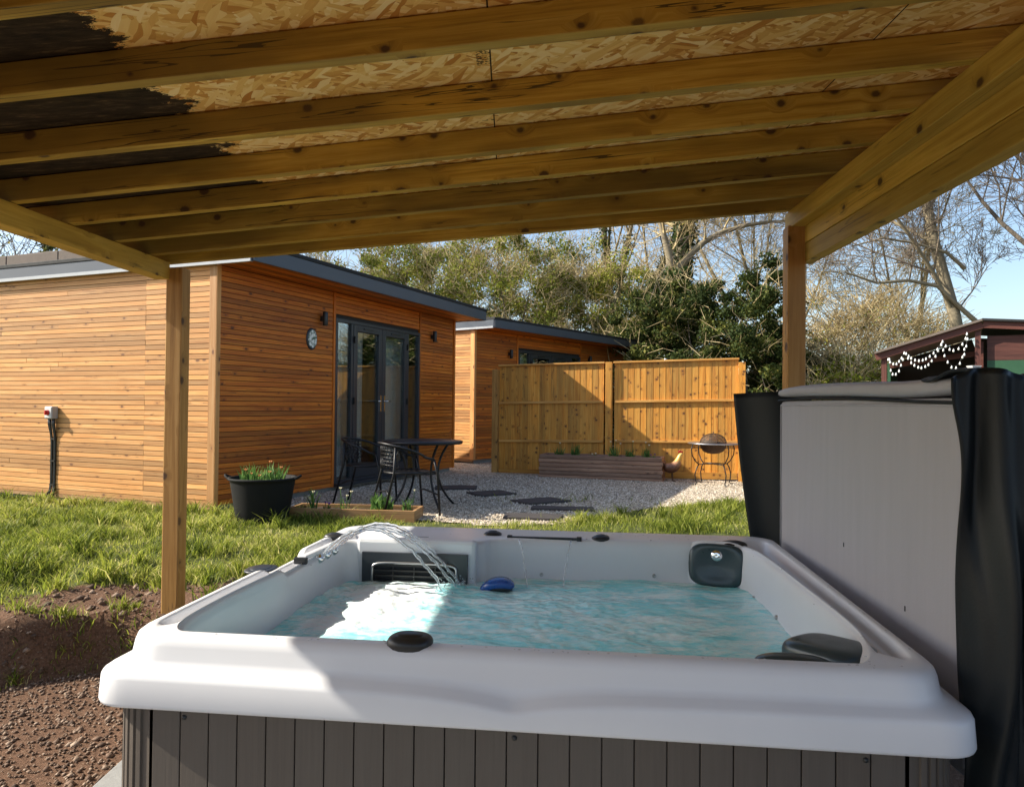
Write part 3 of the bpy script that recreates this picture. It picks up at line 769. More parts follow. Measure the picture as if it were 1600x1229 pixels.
# cabinet
def cabinet():
    cx, cy = HWX - .045, HWY - .045
    for (x0, y0, x1, y1, nx, ny) in ((-cx + .13, -cy, cx - .13, -cy, 0, -1), (-cx, -cy + .13, -cx, cy - .13, -1, 0), (cx, -cy + .13, cx, cy - .13, 1, 0), (-cx + .13, cy, cx - .13, cy, 0, 1)):
        mb = MB(); L = math.hypot(x1 - x0, y1 - y0); n = round(L / .081); d = Vector((x1 - x0, y1 - y0, 0)).normalized(); nn = Vector((nx, ny, 0))
        for i in range(n):
            c = Vector((x0, y0, .382)) + d * ((i + .5) * L / n); mb.box(c, (L / n / 2 - .0016,   .008, .336), (d, nn, Vector((0, 0, 1))))
        c = Vector(((x0 + x1) / 2, (y0 + y1) / 2, .38)) - nn * .012; mb.box(c, (L / 2, .005, .330), (d, nn, Vector((0, 0, 1))), .1)
        mb.build('side_panel', M['panel'], tub, bevel=.0015)
    for sx in (-1, 1):
        for sy in (-1, 1):
            mb = MB(); r = .10
            # rounded, fluted corner
            pts = []; n = 7
            for k in range(n):
                a0 = math.pi / 2 * k / n + .03; a1 = math.pi / 2 * (k + 1) / n - .03
                for a, dr in ((a0, -.006), (a0 + .02, 0), (a1 - .02, 0), (a1, -.006)): pts.append(((cx - r) + (r + .006 + dr) * math.cos(a), (cy - r) + (r + .006 + dr) * math.sin(a)))
            pts = [(cx + .006, cy - r - .022)] + pts + [(cx - r - .022, cy + .006)]
            b = len(mb.v)
            for (x, y) in pts: mb.v += [(sx * x, sy * y, .045), (sx * x, sy * y, .721)]
            for k in range(len(pts) - 1):
                q = [b + 2 * k, b + 2 * k + 2, b + 2 * k + 3, b + 2 * k + 1]; mb.face(q if sx * sy > 0 else q[::-1], [(0, 0), (.05, 0), (.05, .7), (0, .7)])
            mb.build('corner_panel', M['panel'], tub)
    for x in (-.87, .02, .87):
        mb = MB(); mb.lathe((x, -cy - .008, .695), [(0, .006), (.005, .005), (.007, 0)], 14, ax=(Vector((1, 0, 0)), Vector((0, 0, 1)), Vector((0, -1, 0)))); mb.build('screw', M['black'], tub)
    mb = MB(); mb.box((0, 0, .05), (cx - .03, cy - .03, .012)); mb.build('base_tray', M['black'], tub)
    # hinge bracket low on the left side
    mb = MB(); mb.box((-cx - .02, -.62, .46), (.012, .03, .05)); mb.box((-cx - .022, -.62, .30), (.008, .016, .12)); mb.lathe((-cx - .033, -.62, .48), [(.012, 0), (.012, .01), (0, .012)], 12, ax=(Vector((0, 1, 0)), Vector((0, 0, 1)), Vector((-1, 0, 0))))
    mb.build('bracket', M['steel'], tub, bevel=.002)
cabinet()
def wall_frame(px, py, z, inset=0):
    p = TG(px, py, z); return p
# dark rim caps
def cap(px, py, rx, ry, h, name='rim_cap', mat='black', z=RIM - .004, tilt=0):
    p = TG(px, py, RIM + h * .4); mb = MB(); mb.sell((0, 0, 0), (rx, ry, h), .75, .8)
    mb.sell((0, 0, h * .55), (rx * .62, ry * .62, h * .62), .8, .8)
    mb.v = [(a + p.x, b + p.y, c + z + (a * tilt)) for a, b, c in mb.v]; mb.build(name, M[mat], tub)
cap(770, 832, .045, .036, .022); cap(938, 838, .045, .04, .020, tilt=.1); cap(1146, 847, .062, .045, .018); cap(523, 835, .052, .032, .02); 
def cap_front():
    p = TG(640, 1004, RIM); mb = MB(); mb.sell((p.x, p.y + .005, RIM + .0), (.062, .05, .026), .8, .8); mb.sell((p.x, p.y + .002, RIM + .016), (.040, .03, .013), .8, .8); mb.build('rim_cap', M['black'], tub)
cap_front()
# cup holder in the left rim dip
p = TG(408, 886, .875); mb = MB(); mb.sell((p.x, p.y, .868), (.058, .075, .008), .8, .7); mb.sell((p.x, p.y, .873), (.04, .055, .006), .9, .7); mb.build('cup_holder', M['darkgrey'], tub)
# waterfall slot at the back
a = TG(797, 838, RIM); b = TG(905, 841, RIM)
mb = MB(); mb.beam((a.x, a.y - .012, RIM - .001), (b.x, b.y - .012, RIM - .001), .022, .012); mb.build('waterfall_slot', M['black'], tub, bevel=.003)
for q in (a, b):
    mb = MB(); mb.box((q.x, q.y - .012, RIM), (.012, .014, .010)); mb.build('slot_end', M['black'], tub, bevel=.003)
a = TG(661, 839, RIM); mb = MB(); mb.box((a.x, a.y, RIM + .001), (.028, .004, .003)); mb.build('maker_strip', M['steel'], tub)

# filter box: protruding wall with grille (back left)
def filt():
    a = TG(567, 862, .80); b = TG(731, 866, .80)
    yb = min(a.y, b.y) ; 
    # project the panel onto a vertical plane slightly in front of the back wall
    Y0 = TG(650, 845, RIM).y - .035
    def onp(px, py):  # ray to plane local y = Y0
        d = fwd + rgt * ((px - CX) / F) - upv * ((py - CY) / F); o = Vector((0, 0, CAMH)); 
        t = (Y0 - (o - TC).dot(ey)) / d.dot(ey); q = o + d * t; return TL(q)
    p0 = onp(567, 862); p1 = onp(731, 865); zt = (p0.z + p1.z) / 2; zb = .62
    cx = (p0.x + p1.x) / 2; hx = (p1.x - p0.x) / 2
    mb = MB(); mb.box((cx, Y0 + .036, (zt + .02 + zb) / 2 + .02), (hx + .035, .03, (zt - zb) / 2 + .03)); mb.build('filter_housing', M['shell'], tub, bevel=.018)
    r = hx * .80; zc = zt - .045; g = .012
    def arch(s, dzv=0):  # rounded-top outline
        P = [(-r * s, zb)]
        for k in range(0, 19):
            an = math.pi - math.pi * k / 18; P.append((r * s * math.copysign(abs(math.cos(an)) ** .35, math.cos(an)), zc - .035 + dzv + .035 * s * abs(math.sin(an)) ** .6))
        P.append((r * s, zb)); return P
    # face plate with cut-out: bands between arch and outer rectangle
    mb = MB(); O = arch(1.0)
    def proj(p):
        x, z = p; 
        k = 1.0; return (x, z)
    outer = []
    for i, (x, z) in enumerate(O):
        if i == 0: outer.append((-hx, zb))
        elif i == len(O) - 1: outer.append((hx, zb))
        else:
            u = (i - 1) / (len(O) - 3); outer.append((-hx + 2 * hx * u, zt))
    b0 = len(mb.v)
    yf = Y0 - .012
    for (x, z), (X, Z) in zip(O, outer): mb.v += [(cx + x, yf, z), (cx + X, yf, Z), (cx + X, yf + .02, Z), (cx + x, yf + .016, z)]
    for i in range(len(O) - 1):
        q = b0 + 4 * i; mb.face([q, q + 4, q + 5, q + 1], [(0, 0)] * 4); mb.face([q + 1, q + 5, q + 6, q + 2], [(0, 0)] * 4); mb.face([q + 3, q + 7, q + 4, q], [(0, 0)] * 4)
    # corner pieces where the band jumps
    mb.v += [(cx - hx, yf, zt), (cx + hx, yf, zt)]
    gp = mb.build('filter_plate', M['darkgrey'], tub)
    mb = MB(); mb.tube([(cx + x, yf - .003, z) for x, z in O], .006, 8); mb.build('trim_ring', M['steel'], gp)
    mb = MB(); mb.box((cx, Y0 + .001, (zb + zc) / 2), (r * 1.02, .002, (zc - zb) / 2), rn=0); mb.build('back_plate', M['felt'], gp)
    mb = MB()
    for k in range(5):
        z = zc - .012 - k * .024; 
        mb.box((cx, yf + .003, z), (r * .96, .006, .0035))
    for x in (-.5, 0, .5): mb.box((cx + r * x, yf + .001, (zb + zc) / 2), (.002, .004, (zc - zb) / 2 - .002))
    mb.build('grille', M['black'], gp)
filt()

# pillow in the back right corner with chrome jet
def pillows():
    p, nr_ = hit(1121, 882)
    nrm = Vector((nr_.x, nr_.y, max(.12, nr_.z * .5))).normalized(); xa = Vector((0, 0, 1)).cross(nrm).normalized(); ya = nrm.cross(xa).normalized()
    p = p + nrm * .022
    mb = MB(); mb.sell(p, (.128, .098, .03), .55, .45, ax=(xa, ya, nrm), n=40, mrows=20, bend=lambda x, y, z: (x, y, z - .016 * max(0, 1 - (x / .11) ** 2) * max(0, 1 - (y / .09) ** 2) * (1 if z > 0 else 0) )); pl = mb.build('headrest', M['pillow'], tub)
    mb = MB(); mb.sell(p - nrm * .020, (.142, .110, .022), .55, .45, ax=(xa, ya, nrm), n=40, mrows=16); mb.build('headrest_surround', M['shell'], tub)
    q = p + nrm * .012 + ya * .045 + xa * .0; mb = MB(); mb.lathe(q, [(0, .012), (.012, .014), (.024, .01), (.03, 0), (.03, -.01)], 24, ax=(xa, ya, nrm)); mb.build('neck_jet', M['chrome'], pl)
    # front right pillow
    a = TG(1236, 995, RIM - .03); b = TG(1345, 1022, RIM - .02); c = TG(1290, 1040, RIM - .02)
    c = (a + b) / 2
    xa = (b - a); L = xa.length; xa.normalize(); ya = Vector((0, 0, 1)).cross(xa).normalized()
    mb = MB(); mb.sell((c.x + .01, c.y - .01, RIM - .064), (L / 2 + .012, .095, .056), .6, .42, ax=(xa, ya, Vector((0, 0, 1))), n=40, mrows=20); mb.build('headrest', M['pillow'], tub)
    a = TG(1180, 1024, RIM - .03); b = TG(1330, 1040, RIM - .03); mb = MB()
    mb.sell(((a.x + b.x) / 2, (a.y + b.y) / 2 + .03, RIM - .06), ((b - a).length / 2, .045, .035), .8, .8, ax=((b - a).normalized(), Vector((0, 0, 1)).cross((b - a).normalized()), Vector((0, 0, 1)))); mb.build('headrest_base', M['pillow'], tub)
pillows()
# jets below and above water on the inner wall, right side
def jets():
    for (px, py) in ((1022, 899), (1178, 934), (1214, 964), (846, 897), (482, 945), (514, 925)):
        p, d = hit(px, py); mb = MB(); xa = d.cross(Vector((0, 0, 1))).normalized(); ya = d.cross(xa)
        mb.lathe(p, [(0, .004), (.004, .004), (.006, .008), (.009, .006), (.010, -.01)], 14, ax=(xa, ya, d)); mb.build('jet', M['steel'], tub)
    for px, py in ((1120, 922), (1141, 933), (1090, 950), (900, 990), (1125, 962)):
        p = TG(px, py, .60); mb = MB(); mb.sell((p.x, p.y, .56), (.045, .045, .02), .9, .9); mb.build('floor_jet', M['black'], tub)
jets()
# fountain nozzles, left wall
noz = []
def nozzles():
    for i, (px, py) in enumerate(((500, 871), (511, 865), (522, 859))):
        p, nn_ = hit(px, py); d = (Vector((nn_.x, nn_.y, 0)).normalized() * .8 + Vector((0, 0, .6))).normalized(); xa = d.cross(Vector((0, 1, 0))).normalized(); ya = d.cross(xa)
        mb = MB(); mb.lathe(p, [(.020, -.03), (.022, 0), (.017, .012), (.008, .016), (0, .016)], 20, ax=(xa, ya, d)); mb.build('fountain_nozzle', M['chrome'], tub)
        noz.append(p + d * .01)
    a = TG(473, 868, RIM); b = TG(530, 843, RIM); mb = MB(); mb.beam((a.x, a.y, RIM - .008), (b.x, b.y, RIM - .008), .035, .018); mb.build('nozzle_bridge', M['shell'], tub, bevel=.006)
    mb = MB(); mb.box((a.x - .004, a.y - .01, RIM - .018), (.028, .010, .014)); mb.build('bridge_clip', M['black'], tub, bevel=.004)
nozzles()

# ---- water
WZ = .715
def water():
    WRr = WR + .004
    nR = 150; NAW = NA; ts = np.linspace(0.0, 1, nR) ** .8
    V = []; foam = []
    A = np.arange(NAW)
    fc = TG(610, 930, WZ); f2 = TG(560, 960, WZ); f3 = TG(700, 905, WZ); f4 = TG(500, 985, WZ); fl = TG(735, 915, WZ)
    wl = [(TG(900, 950, WZ), .30, .30), (TG(820, 975, WZ), .2, .25), (TG(1000, 1000, WZ), .25, .25), (TG(860, 925, WZ), .10, .30)]
    for t_ in ts:
        for k in range(NAW):
            x = PC[0] + WRr[k] * t_ * cosA[k]; y = PC[1] + WRr[k] * t_ * sinA[k]
            def gs(c, sx, sy): return math.exp(-((x - c.x) / sx) ** 2 - ((y - c.y) / sy) ** 2)
            f = gs(fc, .24, .30) * .70 + gs(f2, .26, .20) * .34 + gs(f4, .2, .13) * .34 + gs(f3, .18, .15) * .34 + .10
            turb = .25 + gs(fc, .35, .45) * 1.4 + sum(gs(c, a * 1.3, a * 1.3) * am for c, a, am in wl)
            z = 0
            z += .008 * mnoise.noise(Vector((x * 4, y * 6, 1))) + .007 * mnoise.noise(Vector((x * 11, y * 15, 5))) * turb * 1.2
            z += .005 * mnoise.noise(Vector((x * 26, y * 32, 8))) * turb + .020 * max(0, f - .3) * (.6 + mnoise.noise(Vector((x * 9, y * 12, 3))))
            z += .002 * mnoise.noise(Vector((x * 60, y * 60, 8))) * turb
            wisps = .25 * mnoise.noise(Vector((x * 2.5, y * 3.5, 12))) + .18 * mnoise.noise(Vector((x * 7, y * 10, 2)))
            V.append((x, y, WZ + z)); foam.append(max(0, min(1, f * .95 + .05 + wisps * .5)))
    L = []
    k = np.arange(NAW); k2 = (k + 1) % NAW
    for i in range(nR - 1): L.append(np.stack([i * NAW + k, (i + 1) * NAW + k, (i + 1) * NAW + k2, i * NAW + k2], 1))
    L = np.concatenate(L[1:]).ravel(); nf = len(L) // 4
    cen = nf * 4; L = np.concatenate([L, NAW + k]); st = np.concatenate([np.arange(nf) * 4, [cen]]); tt = np.concatenate([np.full(nf, 4), [NAW]])
    o = np_mesh('water', np.array(V), L, st, tt, M['water'], None, smooth=True)
    at = o.data.attributes.new('foam', 'FLOAT', 'POINT'); at.data.foreach_set('value', foam)
    o.location = TC; o.rotation_euler = (0, 0, TY)
    tag(o, 'turquoise bubbling water with white foam filling the hot tub', kind='structure')
water()
# arcs of water
def arcs():
    root = empty('water_jet', TW(noz[1].x, noz[1].y, noz[1].z), 0, 'clear arching jets of water leaping over the tub corner', 'water jet')
    org = Vector(root.location)
    ends = [TG(696, 925, WZ), TG(712, 917, WZ), TG(722, 915, WZ), TG(718, 912, WZ)]
    srcs = [noz[0], noz[1], noz[2], noz[2] + Vector((0, -.01, 0))]
    for i in range(4):
        a = TW(*srcs[i]); b = TW(*ends[i]); pk = (.185, .175, .165, .18)[i]
        pts = []; rad = []
        for k in range(90):
            t_ = k / 89; p = a.lerp(b, t_); h = 4 * pk * t_ * (1 - t_) * (1 + .15 * (1 - 2 * t_))
            j = .003 + .007 * t_
            p = p + Vector((mnoise.noise(Vector((t_ * 16, i * 5, 0))) * j, mnoise.noise(Vector((t_ * 16, i * 5, 9))) * j, h + mnoise.noise(Vector((t_ * 20, i * 5, 4))) * j))
            pts.append(p - org); rad.append(.0080 * (1 + .6 * mnoise.noise(Vector((t_ * 30, i * 3, 7)))) * (1 - .2 * t_))
        mb = MB(); mb.tube(pts, rad, 8); mb.build('stream', M['stream'], root)
    mb = MB(); rd = random.Random(3)
    for _ in range(90):
        e = TW(*ends[rd.randrange(4)]) - org; a = rd.uniform(0, 6.28); r_ = abs(rd.gauss(0, .05)); q = rd.uniform(.0015, .0042)
        mb.sell((e.x + r_ * math.cos(a), e.y + r_ * math.sin(a), e.z + .01 + abs(rd.gauss(0, .022))), (q, q, q), 1, 1, n=8, mrows=5)
    o = mb.build('splash', M['stream'], root); o['kind'] = 'stuff'
    # thin water strands from the slot
    root2 = empty('waterfall', TW(*TG(850, 840, RIM)), 0, 'thin threads of falling water below the black slot at the back', 'waterfall'); org = Vector(root2.location)
    for (px0, px1) in ((812, 824), (893, 880)):
        a = TW(*TG(px0, 842, RIM - .004)) - ey * .02; b = TW(*TG(px1, 917, WZ)); pts = []; rad = []
        for k in range(40):
            t_ = k / 39; p = a.lerp(b, t_); p.z = a.z + (b.z - a.z) * t_ ** 1.6; p.x += .003 * mnoise.noise(Vector((t_ * 14, px0, 2)))
            pts.append(p - org); rad.append(.0036 * (1 + .7 * mnoise.noise(Vector((t_ * 40, px0, 7)))))
        mb = MB(); mb.tube(pts, rad, 6); mb.build('stream', M['stream'], root2)
arcs()
# curved tub fitting, its sky reflection painted in as blue
def blue_fitting():
    p = G(777, 916, WZ + .012); root = empty('tub_fitting', p, R(-8), 'small curved tub fitting, sky reflection painted blue, with a dark underside at the back of the tub', 'tub fitting')
    mb = MB()
    def bend(x, y, z): return (x, y, z - .35 * x * x / .08 + .02 * (x > -10))
    mb.sell((0, 0, .018), (.078, .05, .026), .8, .8, bend=lambda x, y, z: (x, y, z - 3.2 * (x - .02) ** 2)); mb.build('blue_shell', M['sky_refl'], root)
    mb = MB(); mb.sell((.01, 0, -.002), (.06, .045, .018), .8, .8); mb.build('underside', M['black'], root)
blue_fitting()

# ================================================================== folded cover
def cover():
    root = empty('spa_cover', TW(1.275, .1, 0), TY + R(1.9), 'grey vinyl hot tub cover folded and standing upright with black skirts', 'cover')
    O = Vector((1.25, .1, 0))
    class CM(MB):
        def build(s, name, mat, **k): s.v = [tuple(Vector(v) - O) for v in s.v]; return MB.build(s, name, mat, root, **k)
    y0, y1 = -.80, .98
    def bulge(x, u, v): return x - .018 * math.sin(math.pi * u) * math.sin(math.pi * v) 
    # two folded foam panels
    for k, xo in enumerate((1.185, 1.30)):
        mb = CM(); mb.sell((xo, (y0 + y1) / 2, 1.07), (.052, (y1 - y0) / 2, .50), .06, .06, n=64, mrows=40); mb.build('panel', M['cover'])
    # folded hinge roll along the top
    mb = CM(); 
    mb.sell((1.235, (y0 + y1) / 2 - .03, 1.602), (.135, (y1 - y0) / 2 + .05, .029), .25, .6, n=64, mrows=24, bend=lambda x, y, z: (x, y, z + .012 * math.sin(y * 2.2 + .6) + .008 * (y < -.4) * (-.4 - y) * 4))
    mb.build('hinge_roll', M['cover'])
    mb = CM(); mb.tube([(1.128, y0 + (y1 - y0) * i / 40, 1.567 + .012 * math.sin((y0 + (y1 - y0) * i / 40) * 2.2 + .6)) for i in range(41)], .006, 6); mb.build('seam', M['skirt'])
    for xx in (1.131,):
        P_ = [(xx, y0 + .03, .60), (xx, y0 + .03, 1.55), (xx, y1 - .03, 1.55), (xx, y1 - .03, .60)]
        mb = CM(); mb.tube(P_, .0045, 6); mb.build('piping', M['cover'])
    # stitched tabs
    for y, z in ((.10, 1.02), (-.42, .92)):
        mb = CM(); mb.box((1.132, y, z), (.0015, .0015, .008)); mb.build('stitch_tab', M['skirt'])
    # far skirt flap, hanging and opening towards the tub
    def far(u, v):
        p0 = Vector((1.30, 1.03, 1.63)); p1 = Vector((.955, 1.22, 1.60)); p = p0.lerp(p1, u * (1 - .28 * v))
        z = 1.63 - .02 * u - v * .98
        return (p.x + .006 * math.sin(v * 5 + u * 3), p.y + .012 * math.sin(u * 9 + v * 2), z)
    mb = CM(); mb.grid(far, 20, 30); mb.build('skirt', M['skirt'], solid=.006)
    # near skirt flap
    def near(u, v):
        x = 1.055 + .012 * math.sin(v * 7.0 + .6) - .022 * math.exp(-((v - .0) / .1) ** 2) + u * .62
        if u < .25: x += .035 * (1 - u / .25) * float(sstep(.25, .6, v))
        y = -.86 - .05 * math.exp(-((u - .06) / .10) ** 2) + .06 * math.sin(u * 22 + v * 2.4) * (.35 + .65 * math.sin(math.pi * min(1, v * 1.2 + .1)) ** 1) + .010 * math.sin(u * 61 + v * 7 + 2 * math.sin(v * 9)) + .02 * math.sin(u * 9 - v * 5) - .10 * u
        z = 1.615 + .02 * math.sin(u * 13) + .05 * u - v * 1.30
        return (x, y, z)
    mb = CM(); mb.grid(near, 90, 90); mb.build('skirt', M['skirt'], solid=.006)
    def neartop(u, v):
        q = near(.08 + .92 * u, 0); return (q[0], q[1] + .26 * v, q[2] + .015 * math.sin(v * 6 + u * 5) * v - .012 * v * v)
    mb = CM(); mb.grid(neartop, 40, 16); mb.build('skirt_fold', M['skirt'], solid=.006)
    # outer skirt along the back of the folded cover
    mb = CM(); mb.grid(lambda u, v: (1.375 + .015 * math.sin(u * 20 + v * 3), y0 + (y1 - y0) * u, 1.60 - v * .9), 60, 20); mb.build('skirt', M['skirt'], solid=.006)
    # lifter arm
    mb = CM(); mb.tube([(1.24, y1 + .09, .18), (1.24, y1 + .09, 1.30), (1.24, y1 + .04, 1.40), (1.24, y1 - .1, 1.42)], .016, 10); mb.box((1.20, y1 + .09, .12), (.09, .03, .12)); mb.build('lifter_arm', M['blackmetal'])
cover()

# ================================================================== cabins
def clad(mb, x0, x1, z0, z1, fn, pitch=.054, seams=(), th=.012, seglen=(1.2, 3.4)):
    """horizontal slats; fn(x, z, out) -> centre position; axes from fn"""
    n = int(round((z1 - z0) / pitch)); ph = (z1 - z0) / n
    for i in range(n):
        z = z0 + (i + .5) * ph; xs = [x0]; s_ = sorted(q for q in seams if x0 < q < x1)
        for e in list(s_) + [x1]:
            while e - xs[-1] > seglen[1]: xs.append(xs[-1] + random.uniform(seglen[0], seglen[1]))
            xs.append(e)
        for a, b in zip(xs[:-1], xs[1:]):
            c, ax = fn((a + b) / 2, z, random.uniform(-.0015, .0015)); mb.box(c, ((b - a) / 2 - .0008, th, ph / 2 - .0030), ax)
X3, Y3, Z3 = Vector((1, 0, 0)), Vector((0, 1, 0)), Vector((0, 0, 1))
def cabin(name, K, A, L, W, z0, z1, label, door, seams_side=(), lowdetail=False, coping=True):
    root = empty(name, (K.x, K.y, z0), A, label, 'cabin')
    H = z1 - z0
    class C(MB):
        pass
    # inner core walls (dark board behind slats), leaves a door opening
    dx0, dx1, dz0, dz1 = door
    mb = MB(); t = .05
    def wallbox(a, b, c, d):  # front wall piece
        mb.box(((a + b) / 2, .045, (c + d) / 2), ((b - a) / 2, .03, (d - c) / 2))
    wallbox(.02, dx0, 0, H); wallbox(dx1, L - .02, 0, H); wallbox(dx0, dx1, dz1, H); wallbox(dx0, dx1, 0, dz0)
    mb.box((.045, W / 2 + .08, H / 2), (.025, W / 2, H / 2)); mb.box((L - .045, W / 2 + .08, H / 2), (.025, W / 2, H / 2)); mb.box((L / 2, W - .03, H / 2), (L / 2, .03, H / 2))
    mb.box((L / 2, W / 2, .02), (L / 2 - .1, W / 2 - .1, .02))
    mb.build('wall_core', M['room'], root)
    mb = MB()
    ff = lambda x, z, o: (Vector((x, o, z)), (X3, Y3, Z3))
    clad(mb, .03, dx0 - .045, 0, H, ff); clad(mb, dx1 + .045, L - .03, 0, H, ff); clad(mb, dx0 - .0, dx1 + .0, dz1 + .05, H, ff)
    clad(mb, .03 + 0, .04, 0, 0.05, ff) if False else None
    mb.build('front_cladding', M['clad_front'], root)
    mb = MB(); fs = lambda y, z, o: (Vector((o, y, z)), (Y3, X3, Z3))
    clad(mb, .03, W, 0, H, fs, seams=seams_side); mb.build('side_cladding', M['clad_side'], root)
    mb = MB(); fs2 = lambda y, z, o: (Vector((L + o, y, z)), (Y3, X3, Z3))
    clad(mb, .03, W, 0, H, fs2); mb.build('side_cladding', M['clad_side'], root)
    # trims
    for (x, y, hx, hy) in ((-.008, .03, .018, .045), (.004, -.010, .028, .012)) :
        mb = MB(); mb.box((x, y, H / 2), (hx, hy, H / 2)); mb.build('corner_trim', M['clad_side'], root)
    for x in (dx0 - .022, dx1 + .022):
        mb = MB(); mb.box((x, -.006, H / 2), (.021, .018, H / 2 - .002)); mb.build('door_trim', M['clad_front'], root)
    mb = MB(); mb.box((L, -.002, H / 2), (.028, .028, H / 2)); mb.build('corner_trim', M['clad_front'], root)
    # plinth
    mb = MB(); mb.box((L / 2, W / 2, -.09), (L / 2 - .03, W / 2 - .03, .088)); mb.build('plinth', M['concrete'], root)
    mb = MB(); mb.box((-.004, W / 2, -.02), (.016, W / 2 - .01, .018)); mb.build('plinth_board', M['bedboard'], root)
    # roof: soffit, fascia, membrane
    oh = .52; so_ = .06; xr0, xr1 = -so_, L + .16
    mb = MB(); npl = 5
    for k in range(npl):
        y = -oh + .03 + (oh - .03) * (k + .5) / npl; mb.box(((xr0 + xr1) / 2, y, H + .012), ((xr1 - xr0) / 2 - .02, (oh - .03) / npl / 2 - .0015, .008))
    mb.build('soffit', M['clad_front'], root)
    mb = MB(); mb.box(((xr0 + xr1) / 2, W / 2 - oh / 2, H + .085), ((xr1 - xr0) / 2 - .03, (W + oh) / 2 - .02, .06)); rf = mb.build('roof', M['felt'], root)
    mb = MB(); mb.box(((xr0 + xr1) / 2, -oh, H + .07), ((xr1 - xr0) / 2, .012, .075)); mb.build('fascia', M['fascia'], root, bevel=.003)
    for xx in (xr0, xr1):
        mb = MB(); mb.box((xx, W / 2 - oh / 2 + .012, H + .07), (.012, (W + oh) / 2, .075)); mb.build('fascia', M['fascia'], root, bevel=.003)
    mb = MB(); mb.box((xr0 - .006, W / 2 - oh / 2 + .02, H + .008), (.018, (W + oh) / 2, .018)); mb.build('lit_strip', M['fascia_lit'], root)  # added pale strip, paints the sunlit bottom of the side fascia
    mb = MB(); mb.box(((xr0 + xr1) / 2, W / 2 - oh / 2, H + .168), ((xr1 - xr0) / 2 + .02, (W + oh) / 2 + .02, .022)); mb.build('membrane', M['felt'], root, bevel=.006)
    if coping:
        mb = MB(); y = .55
        while y < W:
            mb.box((.06, y + .45, H + .250), (.09, .446, .062)); y += .9
        mb.build('roof_coping', M['coping'], rf, bevel=.01)
    # door set
    fr = MB(); yd = .0
    def bar(m_, a, b, c, d, y=0., th=.03): m_.box(((a + b) / 2, y, (c + d) / 2), ((b - a) / 2, th, (d - c) / 2))
    Wd = dx1 - dx0; q = .045; sl_ = Wd * .135
    bar(fr, dx0, dx0 + q, dz0, dz1); bar(fr, dx1 - q, dx1, dz0, dz1); bar(fr, dx0 + q, dx1 - q, dz1 - q, dz1); bar(fr, dx0 + q, dx1 - q, dz0, dz0 + q)
    m1 = dx0 + q + sl_; m2 = dx1 - q - sl_
    bar(fr, m1, m1 + q, dz0 + q, dz1 - q); bar(fr, m2 - q, m2, dz0 + q, dz1 - q)
    dr = fr.build('door_frame', M['darkgrey'], root, bevel=.003)
    for a, b in ((dx0 + q, m1), (m2, dx1 - q)):
        mb = MB(); bar(mb, a, b, dz0 + q, dz1 - q, 0, .004); mb.build('side_light', M['pane'], dr)
    mid = (m1 + m2) / 2
    for si, (a, b) in enumerate(((m1 + q + .003, mid - .004), (mid + .004, m2 - q - .003))):
        mb = MB(); f = .085; zz0, zz1 = dz0 + q + .003, dz1 - q - .003
        bar(mb, a, a + f, zz0, zz1, -.008); bar(mb, b - f, b, zz0, zz1, -.008); bar(mb, a + f, b - f, zz1 - f, zz1, -.008); bar(mb, a + f, b - f, zz0, zz0 + f * 1.5, -.008)
        dd = mb.build('door', M['darkgrey'], root, bevel=.004)
        mb = MB(); bar(mb, a + f, b - f, zz0 + f * 1.5, zz1 - f, -.005, .006); mb.build('pane', M['pane'], dd)
        hx = b - f / 2 if si == 0 else a + f / 2; zc = dz0 + 1.02
        mb = MB(); mb.box((hx, -.045, zc), (.013, .006, .11)); sg = -1 if si == 0 else 1
        mb.tube([(hx, -.05, zc + .03), (hx, -.085, zc + .03), (hx + sg * .11, -.085, zc + .03)], .008, 8); mb.build('handle', M['chrome'], dd)
        hx = a + .01 if si == 0 else b - .01
        for zh in (dz0 + .25, dz0 + 1.05, dz1 - .25):
            mb = MB(); mb.box((hx, -.045, zh), (.012, .012, .045)); mb.build('hinge', M['black'], dd)
        mb = MB(); mb.box(((a + b) / 2, -.042, zz1 - f * .5), (.12, .004, .01)); mb.build('vent', M['black'], dd)
    # curtains
    for a, b in ((dx0 + .06, dx0 + .85), (dx1 - .80, dx1 - .06)):
        mb = MB(); mb.grid(lambda u, v: (a + (b - a) * u, .14 + .025 * math.sin(u * 34), dz0 + .06 + (dz1 - dz0 - .12) * v), 60, 2); mb.build('curtain', M['curtain'], root)
    # threshold, feet
    mb = MB(); mb.box(((dx0 + dx1) / 2, -.04, dz0 / 2 + .0), (Wd / 2, .045, max(.012, dz0 / 2))); mb.build('door_sill', M['darkgrey'], root)
    return root
def s_of(K, A, px):
    tx = (px - CX) / F; c, s = math.cos(A), math.sin(A); return (tx * K.y - K.x) / (c - tx * s)
d0, d1 = s_of(K1, A1, 521), s_of(K1, A1, 653)
cab1 = cabin('garden_cabin', K1, A1, 5.24, 6.6, .48, 2.94, 'near flat roofed cedar clad cabin with grey patio doors facing the gravel', (d0, d1, .04, 2.14), seams_side=(.98,))
d2, d3 = s_of(K2, A2, 808), s_of(K2, A2, 905)
cab2 = cabin('garden_cabin', K2, A2, 5.9, 5.0, .50, 2.95, 'farther cedar clad cabin half hidden behind the fence panels', (d2, d3, .04, 2.14), coping=False)

